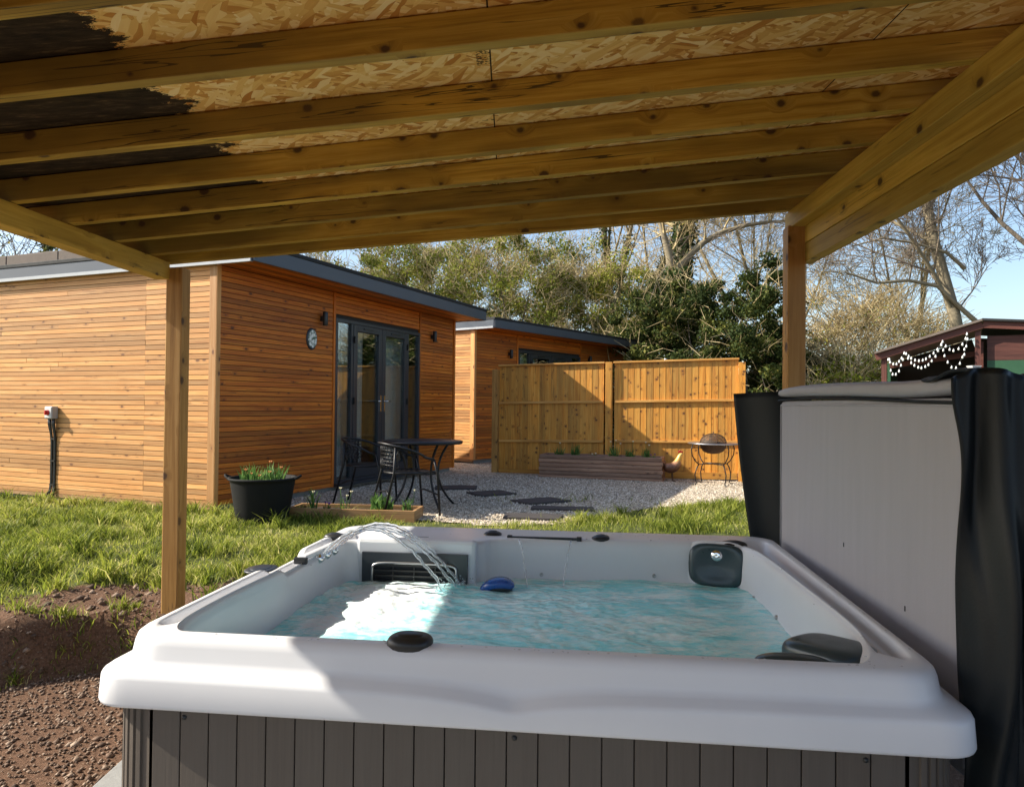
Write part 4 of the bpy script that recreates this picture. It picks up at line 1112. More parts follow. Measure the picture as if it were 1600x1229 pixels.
def on_front(K, A, s, z, out=0):
    c, sn = math.cos(A), math.sin(A); return Vector((K.x + c * s + sn * out, K.y + sn * s - c * out, z))
def wall_lamp(K, A, px, py, label):
    s = s_of(K, A, px); p0 = on_front(K, A, s, 0); z = CAMH + (CY + F * math.tan(pitch) + (px - CX) * math.tan(roll) - py) / F * p0.y
    r = empty('wall_lamp', on_front(K, A, s, z), A, label, 'wall light', 'up and down lamps on the cabin fronts')
    mb = MB(); mb.lathe((0, -.075, 0), [(0, -.085), (.03, -.085), (.032, -.08), (.032, .08), (.03, .085), (0, .085)], 20); mb.build('lamp_body', M['black'], r)
    mb = MB(); mb.box((0, -.03, 0), (.022, .02, .03)); mb.build('mount', M['black'], r)
    return r
wall_lamp(K1, A1, 499, 498, 'black cylinder wall lamp above the oval plaque, left of the patio doors')
wall_lamp(K1, A1, 672, 526, 'black cylinder wall lamp right of the near cabin patio doors')
wall_lamp(K2, A2, 794, 553, 'small black wall lamp left of the doors on the farther cabin')
wall_lamp(K2, A2, 918, 562, 'small black wall lamp just above the fence, right of the farther cabin doors')
# oval plaque
s = s_of(K1, A1, 484); r = empty('wall_plaque', on_front(K1, A1, s, 2.31, .014), A1, 'oval pale plaque with green leaf pattern on the cabin front', 'plaque')
mb = MB(); mb.lathe((0, 0, 0), [(0, .016), (.085, .016), (.098, .008), (.10, 0)], 40, ax=(X3, Z3 * 1.35, -Y3)); mb.build('rim', M['darkgrey'], r)
t = NT('plaque_face'); co = t.coord(); v = t.noise(co, 30, 4, .6); t.set(col=t.mix(t.ramp(v, [(.48, 0), (.54, 1)]), (.78, .80, .76), (.07, .13, .08)), rough=.5)
mb = MB(); mb.lathe((0, -.0165, 0), [(0, .002), (.080, .001)], 40, ax=(X3, Z3 * 1.35, -Y3)); mb.build('painted_face', t.m, r)

# isolator switch on the side wall with cables
def isolator():
    tt = 2.38; c, s = math.cos(A1), math.sin(A1)
    base = Vector((K1.x - s * tt, K1.y + c * tt, 1.40)); r = empty('isolator_switch', base, A1, 'grey electrical isolator box with red rotary knob on the cabin side wall', 'switch box')
    mb = MB(); mb.box((-.052, 0, 0), (.036, .062, .07)); mb.build('box', M['grey_pl'], r, bevel=.006)
    mb = MB(); mb.box((-.09, .0, 0), (.006, .055, .06)); mb.build('cover_plate', M['white_pl'], r, bevel=.004)
    mb = MB(); mb.lathe((-.095, 0.0, .0), [(.030, 0), (.032, .006), (.026, .012), (.024, .02), (0, .02)], 24, ax=(Y3, Z3, -X3)); mb.box((-.12, 0, 0), (.014, .008, .026)); mb.build('knob', M['red_pl'], r, bevel=.002)
    for k, y in enumerate((-.042, -.022, .022, .042)):
        mb = MB(); pts = [(-.05, y, -.07), (-.05, y, -.13), (-.03, y * .9, -.24), (-.022, y * .8, -.34), (-.022, y * .8, -.80), (-.03, y * .9, -.88), (-.06, y * 1.5, -.97)]
        mb.tube(pts, [.012, .013, .009, .009, .009, .009, .009], 8); mb.build('cable', M['black'], r)
    for z in (-.30, -.55, -.82):
        mb = MB(); mb.box((-.024, 0, z), (.014, .036, .007)); mb.build('cable_clip', M['black'], r)
isolator()

# ================================================================== fence
def fence():
    A = Vector((-.20, 12.1, .385)); B = Vector((3.36, 10.95, .46)); d = (B - A).normalized(); dh = Vector((d.x, d.y, 0)).normalized(); nn = Vector((dh.y, -dh.x, 0))  # towards camera
    root = empty('timber_fence', A, 0, 'golden feather edge timber fence panels between posts at the back of the gravel', 'fence')
    L = (B - A).length; H = 1.78
    class FM(MB):
        def build(s, n, m_, **k): s.v = [tuple(Vector(v) - A) for v in s.v]; return MB.build(s, n, m_, root, **k)
    ups = Vector((0, 0, 1))
    segs = [(0.0, 1.72), (1.90, L)]
    for a, b in segs:
        mb = FM(); n = int((b - a) / .095)
        for i in range(n):
            s = a + (i + .5) * (b - a) / n; c = A + d * s; tw = .04
            ax = ((dh * math.cos(tw) + nn * math.sin(tw)), (nn * math.cos(tw) - dh * math.sin(tw)), ups)
            mb.box(c + ups * (H / 2) - nn * .012, (.055, .006, H / 2), ax)
        mb.build('fence_panel', M['fence'])
        for z in (.30, .87 - .2, 1.24, ):
            pass
        for z in (.56, 1.18):
            mb = FM(); mb.beam(A + d * a + ups * z + nn * .014, A + d * b + ups * z + nn * .014, .035, .038); mb.build('rail', M['fence_rail'], bevel=.004)
        mb = FM(); mb.beam(A + d * (a - .02) + ups * (H + .014), A + d * (b + .02) + ups * (H + .014), .065, .028); mb.build('capping', M['fence_rail'], bevel=.003)
        mb = FM(); mb.beam(A + d * a + ups * .05 + nn * .014, A + d * b + ups * .05 + nn * .014, .03, .10); mb.build('gravel_board', M['fence'], bevel=.003)
    for s, h in ((-.07, 1.73), (1.81, 1.80), (L + .06, 1.74)):
        mb = FM(); mb.box(A + d * s + ups * (h / 2 - .05), (.05, .05, h / 2 + .05), (dh, nn, ups)); mb.build('post', M['post'] if s < 0 else M['fence'], bevel=.004)
fence()

# lid with knob showing over the fence
r = empty('round_lid', D(1040, 566, 12.2), 0, 'shallow pale round lid with a small knob peeping over the fence top', 'lid')
mb = MB(); mb.lathe((0, 0, -.06), [(.26, 0), (.26, .01), (.20, .04), (.1, .06), (0, .065)], 32); mb.build('dome', M['steel'], r)
mb = MB(); mb.lathe((0, 0, .0), [(.012, 0), (.012, .03), (.026, .04), (.026, .06), (0, .07)], 16); mb.build('knob', M['steel'], r)
mb = MB(); mb.tube([(0, 0, -.07), (0, 0, -1.75)], .03, 12); mb.lathe((0, 0, -1.75), [(0, .04), (.2, .03), (.22, 0)], 24); mb.build('stand', M['blackmetal'], r)

# ================================================================== furniture
def table():
    root = empty('bistro_table', (-.96, 7.95, GR), 0, 'round dark metal bistro table with splayed legs by the patio doors', 'table')
    mb = MB(); mb.lathe((0, 0, .70), [(0, -.008), (.40, -.008), (.425, -.02), (.435, -.01), (.435, .008), (.42, .014), (0, .014)], 48); mb.build('table_top', M['blackmetal'], root)
    for k in range(4):
        a = R(35 + 90 * k); c, s = math.cos(a), math.sin(a)
        mb = MB(); pts = [(.36 * c, .36 * s, .69)]
        for i in range(13):
            t = i / 12; rr = .36 - .24 * math.sin(math.pi * min(1, t * 1.15) * .5) * (1 if t < .55 else 1) + .0
            rr = .34 * (1 - t) ** 2 + 2 * .02 * t * (1 - t) + .40 * t ** 2
            pts.append((rr * c, rr * s, .69 - .69 * t))
        mb.tube(pts[1:], .013, 8); mb.build('leg', M['blackmetal'], root)
    mb = MB(); mb.tube([(.16 * math.cos(a), .16 * math.sin(a), .36) for a in np.linspace(0, 2 * math.pi, 24, endpoint=False)], .008, 6, closed=True); mb.build('ring', M['blackmetal'], root)
table()
def chair(loc, rz, label):
    root = empty('bistro_chair', loc, rz, label, 'chair', 'metal bistro chairs at the round table')   # faces local -y... back at +y
    bm_ = M['blackmetal']
    def arc(r, z0, z1, a0=-25, a1=205, n=24, sy=1.0):
        P = []
        for i in range(n + 1):
            t = i / n; a = R(a0 + (a1 - a0) * t); P.append((r * math.cos(a), r * sy * math.sin(a), z0 + (z1 - z0) * math.sin(math.pi * t) ** .8))
        return P
    mb = MB(); P = arc(.27, .58, .72); mb.tube([(.25, -.20, .56)] + P + [(-.25, -.20, .56)], .012, 8); mb.build('arm_rail', bm_, root)
    # front legs run up into the arms; back legs splay
    for sx in (1, -1):
        mb = MB(); mb.tube([(sx * .25, -.20, .56), (sx * .25, -.24, .40), (sx * .24, -.27, .0)], .012, 8); mb.build('leg', bm_, root)
        mb = MB(); mb.tube([(sx * .20, .18, .68), (sx * .19, .19, .44), (sx * .21, .30, .0)], .012, 8); mb.build('leg', bm_, root)
    mb = MB(); mb.tube([(.23 * math.cos(a), .22 * math.sin(a) - .01, .43) for a in np.linspace(0, 2 * math.pi, 32, endpoint=False)], .011, 8, closed=True); mb.build('seat_frame', bm_, root)
    mb = MB()
    for k in range(9):
        y = -.18 + k * .043; w_ = math.sqrt(max(.01, 1 - ((y + .01) / .23) ** 2)) * .22; mb.box((0, y, .437), (w_, .016, .003))
    mb.build('seat', bm_, root)
    # backrest: woven scroll bands
    mb = MB()
    for k in range(6):
        z = .48 + k * .036; mb.tube([(.245 * math.cos(R(a)), .245 * math.sin(R(a)), z + .03 * math.sin(R(a))) for a in range(35, 146, 8)], .006, 5)
    for k in range(11):
        a = R(40 + k * 10); x, y = .247 * math.cos(a), .247 * math.sin(a)
        pts = []
        for i in range(14):
            t = i / 13; o = .018 * math.sin(t * math.pi * 3) ; pts.append((x + o * -math.sin(a), y + o * math.cos(a),   .47 + t * .22))
        mb.tube(pts, .0055, 5)
    mb.build('backrest', bm_, root)
    mb = MB(); mb.tube([(.24, -.24, .22), (0, -.19, .25), (-.24, -.24, .22)], .008, 6); mb.tube([(.2, .24, .22), (0, .20, .25), (-.2, .24, .22)], .008, 6); mb.build('stretcher', bm_, root)
chair((-1.60, 8.15, GR), R(80), 'black metal bistro chair nearest the patio doors, left of the round table')
chair((-1.05, 7.35, GR), R(118), 'black metal bistro chair with scrolled back pushed in at the tub side of the table')

# black rubber planter with bulbs
def blades(mb, cx, cy, z, n, h, spread, wd=.012, rad=.1, lean=.5):
    for _ in range(n):
        a = random.uniform(0, 6.28); r = rad * math.sqrt(random.random()); x, y = cx + r * math.cos(a), cy + r * math.sin(a); hh = h * random.uniform(.5, 1.15)
        la = random.uniform(0, 6.28); ll = hh * random.uniform(.05, lean); wa = random.uniform(0, 3.14); w_ = wd * random.uniform(.5, 1.1)
        b = len(mb.v); K = 5
        for k in range(K + 1):
            t = k / K; q = Vector((x + math.cos(la) * ll * t ** 1.8, y + math.sin(la) * ll * t ** 1.8, z + hh * (t - .12 * t * t * (ll / hh) * 2)))
            ww = w_ * (1 - t ** 2.2) + .0006; dd = Vector((math.cos(wa), math.sin(wa), 0)) * ww; mb.v += [tuple(q - dd), tuple(q + dd)]
        for k in range(K): i = b + 2 * k; mb.face([i, i + 1, i + 3, i + 2], [(0, 0)] * 4, random.random(), True)
def flower(mb, x, y, z, r=.022, n=6):
    for k in range(n):
        a = 2 * math.pi * k / n; b = len(mb.v); c, s = math.cos(a), math.sin(a); c2, s2 = math.cos(a + .45), math.sin(a + .45); c3, s3 = math.cos(a - .45), math.sin(a - .45)
        mb.v += [(x, y, z), (x + c2 * r * .6, y + s2 * r * .6, z + r * .4), (x + c * r, y + s * r, z + r * .9), (x + c3 * r * .6, y + s3 * r * .6, z + r * .4)]
        mb.face([b, b + 1, b + 2, b + 3], [(0, 0)] * 4)
    mb.lathe((x, y, z), [(.2 * r, 0), (.35 * r, r * .7), (.3 * r, r * .9)], 8)
def plant(name, loc, label, leaves, h, rad, flowers=(), cat='plant', fmat='petal', group=None, wd=.010, lean=.6, stems=0):
    r = empty(name, loc, 0, label, cat, group)
    mb = MB(); blades(mb, 0, 0, 0, leaves, h, 1, wd, rad, lean); mb.build('leaves', M['bulbleaf'], r)
    for (x, y, z) in flowers:
        mb = MB(); mb.tube([(x * .6, y * .6, 0), (x * .85, y * .85, z * .6), (x, y, z)], .003, 5); st = mb.build('stem', M['bulbleaf'], r)
        mb = MB(); flower(mb, x, y, z); mb.build('flower', M[fmat], r)
    return r
def bucket():
    loc = Vector((-2.33, 6.92, .43)); root = empty('rubber_planter', loc, 0, 'big black rubber trug used as a planter at the cabin corner', 'planter')
    mb = MB(); mb.lathe((0, 0, 0), [(0, .0), (.225, .0), (.235, .02), (.29, .36), (.295, .385), (.312, .392), (.312, .41), (.298, .412), (.284, .40), (.272, .33)], 56); mb.build('bucket', M['rubber'], root)
    mb = MB(); mb.lathe((0, 0, .335), [(.276, 0), (.15, .012), (0, .02)], 40); mb.build('soil', M['soil'], root)
    for sx in (-1, 1):
        ax_ = R(12); mb = MB(); P = []
        for i in range(13):
            a = math.pi * i / 12; P.append((sx * (.30 + .055 * math.sin(a)), -.055 + .11 * i / 12, .39 + .035 * math.sin(a)))
        mb.tube(P, .011, 8); mb.build('handle', M['rubber'], root)
    plant('tulip_clump', loc + Vector((0, 0, .34)), 'budding tulips and green leaves filling the black trug', 150, .19, .20, [(.1, -.12, .12), (-.08, -.1, .10), (.16, .02, .15), (-.15, -.04, .13), (.02, -.16, .09), (.05, .05, .2)], 'plant', 'petal_o')
bucket()
def bed():
    a = Vector((-2.14, 7.06, .40)); b = Vector((-.90, 6.93, .40)); d = (b - a).normalized(); n = Vector((-d.y, d.x, 0))
    root = empty('raised_bed', a, 0, 'low rough board edged flower bed beside the gravel', 'raised bed')
    dp = .34; z = Vector((0, 0, .065))
    for p, q in ((a, b), (a + n * dp, b + n * dp)):
        mb = MB(); mb.beam(p - a + z, q - a + z, .032, .14); mb.build('board', M['bedboard'], root, bevel=.003)
    for p in (a + d * .017, b - d * .017):
        mb = MB(); mb.beam(p - a + z + n * .018, p - a + z + n * (dp - .018), .032, .136); mb.build('board', M['bedboard'], root, bevel=.003)
    mb = MB(); mb.grid(lambda u, v: tuple(d * (.03 + u * ((b - a).length - .06)) + n * (.02 + v * (dp - .04)) + Vector((0, 0, .10 + .015 * nz(u * 5, v * 3, 3)))), 30, 8); mb.build('soil', M['soil'], root)
    L = (b - a).length
    def at(px): 
        u = ((px - CX) / F); # intersect with bed line
        t_ = (u * a.y - a.x) / (d.x - u * d.y); return a + d * t_ + n * .17 + Vector((0, 0, .10))
    lab = ['pale tall stem clump at the left end of the low bed', 'clump with a drooping cream daffodil at the right end of the low bed', 'broad leaved green clump in the middle of the low bed', 'thin seed stalks standing in the low bed left of its middle', 'small purple pansy in the low bed']
    plant('bulb_clump', at(481), lab[0], 16, .20, .04, [(.0, .0, .16)])
    plant('bulb_clump', at(632), lab[1], 26, .15, .06, [(.07, -.03, .20)], wd=.007)
    plant('bulb_clump', at(590), lab[2], 60, .17, .10, [], wd=.014)
    plant('bulb_clump', at(532), lab[3], 5, .17, .05, [(.06, 0, .17), (-.05, .02, .20), (.02, 0, .13)], wd=.006)
    plant('pansy', at(502), lab[4], 14, .05, .04, [(.0, -.02, .06), (.03, 0, .05)], fmat='petal_p')
bed()
def sleeper():
    A = Vector((-.20, 12.1, 0)); B = Vector((3.36, 10.95, 0)); d = (B - A).normalized(); n = Vector((d.y, -d.x, 0))
    c0 = D(843, 742, 11.35); c0.z = .415; L = 1.86; dp = .36; H = .37
    root = empty('log_planter', c0, math.atan2(d.y, d.x), 'long brown stacked timber planter against the fence', 'planter')
    nl = 6; h = H / nl
    for side, (x0, y0, x1, y1) in enumerate(((0, 0, L, 0), (0, dp, L, dp))):
        mb = MB()
        for k in range(nl):
            e = .0 if k % 2 else .012; mb.beam((x0 - e, y0, h * (k + .5)), (x1 + e, y1, h * (k + .5)), .045, h - .003)
        mb.build('side_wall', M['sleeper'], root, bevel=.010)
    for x in (.025, L - .025):
        mb = MB()
        for k in range(nl):
            mb.beam((x, .024, h * (k + .5)), (x, dp - .024, h * (k + .5)), .045, h - .003)
        mb.build('end_wall', M['sleeper'], root, bevel=.008)
    mb = MB(); mb.box((L / 2, dp / 2, H - .05), (L / 2 - .05, dp / 2 - .025, .01)); mb.build('soil', M['soil'], root)
    cs, sn = math.cos(math.atan2(d.y, d.x)), math.sin(math.atan2(d.y, d.x))
    def wp(x, y): return c0 + Vector((cs * x - sn * y, sn * x + cs * y, H - .04))
    items = [(.28, 40, .14, [(.0, 0, .2)], 'leftmost small clump in the long planter'), (.52, 50, .20, [], 'grassy green clump left of the middle of the long planter'), (.80, 12, .06, [(.03, -.1, .06), (-.02, -.08, .05)], 'low white flowers spilling over the front of the long planter'), (1.12, 40, .18, [(.03, 0, .26), (-.05, 0, .24), (.10, 0, .21)], 'pale narcissi right of the middle of the long planter'), (1.36, 50, .16, [(.05, 0, .25)], 'trailing green clump near the right of the long planter'), (1.6, 45, .17, [(.0, 0, .24), (.05, 0, .2)], 'yellow narcissi at the right end of the long planter'), ]
    for x, nl_, hh, fl, lb in items: plant('bulb_clump', wp(x, .16), lb, nl_, hh, .07, fl, wd=.008)
    plant('pansy', wp(1.72, .12), 'purple flowers at the right end of the long planter', 20, .06, .06, [(.02, 0, .07), (-.04, 0, .06)], fmat='petal_p')
sleeper()

# rooster ornament
def rooster():
    base = D(1050, 748, 10.85); base.z = .44
    root = empty('rooster_ornament', base, R(0), 'painted metal rooster ornament standing between the long planter and the fire pit', 'ornament')
    t = NT('painted_rooster'); co = t.coord(); sx = t.new('SeparateXYZ'); t.link(co, sx.inputs[0]); c = t.ramp(t.math('ADD', sx.outputs[2], t.math('MULTIPLY_ADD', t.noise(co, 60, 3), .12, -.06)), [(.0, (.06, .03, .02)), (.20, (.12, .045, .02)), (.27, (.40, .20, .12)), (.33, (.75, .45, .08)), (.42, (.80, .58, .20))])
    t.set(col=c, rough=.4, metal=.2)
    bm = bmesh.new(); me = bpy.data.meshes.new('body')
    P = [(-.13, 0, .22, .05), (-.05, 0, .18, .085), (.04, 0, .20, .085), (.085, 0, .27, .062), (.105, 0, .34, .036), (.125, 0, .395, .032), (.16, 0, .405, .012)]
    mb = MB(); mb.tube([(x, y, z) for x, y, z, r in P], [r for *_, r in P], 16); b = mb.build('body', t.m, root, subsurf=1)
    mb = MB()
    for k, (a, l) in enumerate(((115, .20), (130, .22), (145, .22), (160, .20), (100, .17))):
        pts = []; 
        for i in range(8):
            tt = i / 7; an = R(a + 60 * tt); pts.append((-.12 + l * tt * math.cos(R(a)) - .04 * tt * tt, (k - 2) * .012, .22 + l * math.sin(R(a)) * tt - .12 * tt * tt))
        mb.tube(pts, [.018 * (1 - .7 * i / 7) for i in range(8)], 6)
    mb.build('tail', M['rusty'], root)
    mb = MB(); [mb.sell((.10 + .016 * k, 0, .43 + .006 * math.sin(k * 2)), (.010, .005, .018), 1, 1, n=10, mrows=6) for k in range(4)]; mb.sell((.145, 0, .375), (.008, .006, .02), 1, 1, n=10, mrows=6); mb.build('comb', M['red_pl'], root)
    for s_ in (-1, 1):
        mb = MB(); mb.tube([(0, s_ * .035, .12), (.01, s_ * .035, .0), (.05, s_ * .035, .0)], .006, 6); mb.build('leg', M['rusty'], root)
rooster()

def firepit():
    base = D(1114, 757, 10.45); base.z = .438
    root = empty('fire_pit', base, 0, 'black fire bowl with mesh dome lid on curved iron legs beside the fence', 'fire pit')
    zt = .58
    mb = MB(); mb.lathe((0, 0, zt), [(.175, -.005), (.35, -.008), (.355, 0), (.35, .008), (.175, .006)], 48); mb.build('rim_shelf', M['steel'], root)
    mb = MB(); mb.lathe((0, 0, zt), [(.185, .0), (.175, -.06), (.14, -.11), (.08, -.14), (0, -.15)], 36); mb.build('bowl', M['rusty'], root)
    t = NT('wire_mesh'); uv = t.coord('UV'); mp = t.mapping(uv, (110, 110, 1)); sp = t.new('SeparateXYZ'); t.link(mp, sp.inputs[0])
    g = t.math('MAXIMUM', t.math('LESS_THAN', t.math('FRACT', sp.outputs[0]), .35), t.math('LESS_THAN', t.math('FRACT', sp.outputs[1]), .35)); t.set(col=(.05, .035, .025), rough=.7); t.link(g, t.b.inputs['Alpha'])
    mb = MB(); mb.lathe((0, 0, zt + .008), [(.185, 0), (.172, .05), (.13, .095), (.07, .12), (0, .13)], 36); lid = mb.build('mesh_lid', t.m, root)
    mb = MB(); mb.tube([(0, 0, zt + .13), (0, 0, zt + .165)], .008, 8)
    for q in range(2):
        a = q * math.pi / 2; mb.tube([(.187 * math.cos(a) * math.cos(b), .187 * math.sin(a) * math.cos(b), zt + .01 + .13 * math.sin(b)) for b in np.linspace(0, math.pi, 20)], .005, 6)
    mb.build('lid_frame', M['rusty'], lid)
    for k in range(4):
        a = R(20 + 90 * k); c, s = math.cos(a), math.sin(a)
        prof = [(.335, .57), (.36, .46), (.33, .36), (.24, .29), (.20, .27)]
        mb = MB(); mb.tube([(r_ * c, r_ * s, z) for r_, z in [(.335, .575), (.36, .50), (.345, .41), (.29, .33), (.235, .29)]], .008, 8)
        mb.tube([(r_ * c, r_ * s, z) for r_, z in [(.235, .29), (.27, .24), (.30, .15), (.29, .07), (.275, .03), (.30, .0), (.325, .01)]], .008, 8)
        mb.build('leg', M['blackmetal'], root)
    mb = MB(); mb.tube([(.235 * math.cos(R(20 + 90 * k)), .235 * math.sin(R(20 + 90 * k)), .29) for k in (0, 1)] , .006, 6)
    for k in range(4): 
        a, b = R(20 + 90 * k), R(110 + 90 * k); mb.tube([(.235 * math.cos(a), .235 * math.sin(a), .29), (0, 0, .29)], .007, 6)
    mb.build('cross_brace', M['blackmetal'], root)
firepit()

# stepping stones
stones = [(712, 763, .27, .20, 0.1, 'dark slate stepping stone beneath the bistro table edge'), (769, 772, .25, .22, .5, 'dark slate stepping stone just right of the table legs'), (846, 784, .30, .20, .55, 'tilted dark slate in front of the log planter, above the long thin slate'), (877, 796, .34, .13, -.12, 'long thin dark slate, the rightmost of the stepping stones'), (832, 809, .28, .17, -.15, 'dark slate stepping stone nearest the hot tub')]
for px, py, a, b, rz, lb in stones:
    p = G(px, py, GR); mb = MB(); cs_ = [(-a * random.uniform(.85, 1.1), -b * random.uniform(.85, 1.1)), (a * random.uniform(.85, 1.1), -b * random.uniform(.85, 1.1)), (a * random.uniform(.85, 1.1), b * random.uniform(.85, 1.1)), (-a * random.uniform(.85, 1.1), b * random.uniform(.85, 1.1))]
    pr = []
    for k in range(4):
        q0, q1 = cs_[k], cs_[(k + 1) % 4]
        for i in range(8):
            t_ = (i + .5 * (i == 0) * .3) / 8; x = q0[0] + (q1[0] - q0[0]) * t_; y = q0[1] + (q1[1] - q0[1]) * t_; pr.append((x + .012 * nz(x * 9, y * 9, 1, px), y + .012 * nz(x * 9, y * 9, 1, py)))
    n = len(pr); bb = len(mb.v); mb.v += [(x, y, 0) for x, y in pr] + [(x * .99, y * .985, .028 + .005 * nz(x * 6, y * 6, 1)) for x, y in pr] + [(0, 0, .03)]
    for k in range(n):
        k2 = (k + 1) % n; mb.face([bb + k, bb + k2, bb + n + k2, bb + n + k], [(0, 0)] * 4); mb.face([bb + n + k, bb + n + k2, bb + 2 * n], [(0, 0)] * 3)
    o = mb.build('stepping_stone', M['slate']); o.location = (p.x, p.y, GR - .004); o.rotation_euler = (0, 0, rz); tag(o, lb, 'stepping stone', 'slate stepping stones across the gravel')

# ================================================================== shed at right
def shed():
    A_ = Vector((4.99, 9.9, .4)); lat = Vector((.85, -.53, 0)).normalized(); az = math.atan2(lat.y, lat.x)
    root = empty('garden_shed', A_, az, 'maroon and green open fronted shed behind the folded cover', 'shed')
    nrm_ = Vector((-lat.y, lat.x, 0))
    def PP_(px, py, off=0):   # ray onto the front plane -> local coordinates
        d = fwd + rgt * ((px - CX) / F) - upv * ((py - CY) / F); o = Vector((0, 0, CAMH)); t = ((A_ - o).dot(nrm_) + off) / d.dot(nrm_); q = o + d * t - A_
        return Vector((q.dot(lat), off, q.z))
    pa, pb, pc = PP_(1376, 556), PP_(1531, 509), PP_(1660, 512)
    W2 = lambda x, y, z: Vector((x, y, z))
    x0, x1, x2, dp = pa.x, pb.x, pc.x, 2.3; lo, hi, h2 = pa.z, pb.z, pc.z
    p1 = PP_(1381, 600).x; p2 = PP_(1528, 600).x
    for x, h in ((p1, lo + .02), (p2, hi - .06)):
        mb = MB(); mb.box((x, .04, h / 2), (.032, .032, h / 2)); mb.build('post', M['maroon'], root)
    for (a, za, b, zb, mt) in ((x0 - .06, lo - .02, x1 + .03, hi + .01, 'coping'), (x1 + .034, hi + .012, x2, h2, 'felt')):
        mb = MB(); mb.beam((a, -.02, za), (b, -.02, zb), .028, .085); mb.build('rake_board', M['maroon'], root)
        d = Vector((b - a, 0, zb - za)).normalized(); mb = MB(); mb.box(((a + b) / 2, dp / 2 - .08, (za + zb) / 2 + .062), (Vector((b - a, 0, zb - za)).length / 2 + .01, dp / 2, .014), (d, Y3, d.cross(Y3))); mb.build('roof', M[mt], root)
    mb = MB(); mb.box(((x0 + x2) / 2, dp - .1, .9), ((x2 - x0) / 2, .02, .9)); mb.build('back_wall', M['green_wall'], root)
    mb = MB(); mb.beam((x0, dp - .14, lo - .26), (x1, dp - .14, hi - .26), .02, .56); mb.beam((x1, dp - .14, hi - .26), (x2, dp - .14, h2 - .26), .02, .56); mb.build('back_boards', M['room'], root)
    mb = MB(); mb.box(((x1 + x2) / 2 + .04, .12, .88), ((x2 - x1) / 2 - .04, .02, .88)); mb.build('front_wall', M['green_wall'], root)
    mb = MB(); mb.box(((x1 + x2) / 2 + .04, .12, (1.76 + h2 - .06) / 2), ((x2 - x1) / 2 - .04, .022, (h2 - .06 - 1.76) / 2)); mb.build('gable_boards', M['maroon'], root)
    mb = MB(); mb.box((x1 + .02, dp / 2, 1.0), (.02, dp / 2 - .13, 1.0)); mb.build('partition', M['maroon'], root)
    mb = MB(); mb.box((x0 + .02, dp * .7, .9), (.02, dp * .28, .9)); mb.build('partition', M['green_wall'], root)
    mb = MB(); mb.beam((x0 + .05, .7, lo - .10), (x1, .7, hi - .30), .04, .07); mb.build('tie_beam', M['maroon'], root)
    rl = A_ + lat * pa.x + Vector((0, 0, pa.z)); rt = empty('string_lights', rl, az, 'festoon of small white bulbs looped under the shed roof edge', 'string lights')
    pts = [(1385, 560), (1388, 562), (1391, 566), (1396, 569), (1401, 569), (1405, 565), (1409, 560), (1413, 552), (1416, 553), (1420, 557), (1424, 560), (1430, 563), (1436, 564), (1442, 563), (1447, 561), (1453, 557), (1459, 552), (1465, 546), (1471, 539), (1473, 534), (1478, 541), (1484, 546), (1490, 548), (1498, 545), (1504, 538), (1509, 529), (1511, 522)]
    pts2 = [(1390, 562), (1392, 579), (1395, 585), (1400, 585), (1405, 580), (1408, 571), (1411, 562), (1419, 560), (1424, 567), (1429, 571), (1435, 574), (1440, 575), (1446, 573), (1451, 570), (1456, 564), (1462, 557), (1466, 548), (1471, 538), (1474, 547), (1476, 556), (1481, 566), (1487, 574), (1494, 575), (1500, 568), (1504, 558), (1507, 554), (1507, 546), (1510, 541), (1512, 530)]
    for PP in (pts, pts2):
        W_ = [PP_(x, y - 3, -.06) - Vector((pa.x, 0, pa.z)) for x, y in PP]; mb = MB(); mb.tube(W_, .0022, 4); mb.build('cord', M['black'], rt)
        for q, wpt in enumerate(W_):
            if PP is pts and q == 0: continue
            mb = MB(); mb.lathe(wpt, [(0, .0), (.005, -.002), (.006, -.010), (.010, -.018), (.0125, -.028), (.010, -.038), (0, -.043)], 10); mb.build('bulb', M['bulb'], rt)
    q = D(1522, 578, 6.6); r = empty('white_box', q, 0, 'small white box on a stand behind the folded cover', 'box')
    mb = MB(); mb.box((0, 0, 0), (.04, .04, .03)); mb.build('box_body', M['white_pl'], r, bevel=.006); mb = MB(); mb.box((0, 0, .034), (.044, .044, .004)); mb.build('lid', M['white_pl'], r, bevel=.002)
    mb = MB(); mb.tube([(0, 0, -.03), (0, 0, -1.45)], .02, 10); mb.build('pole', M['maroon'], r)
shed()

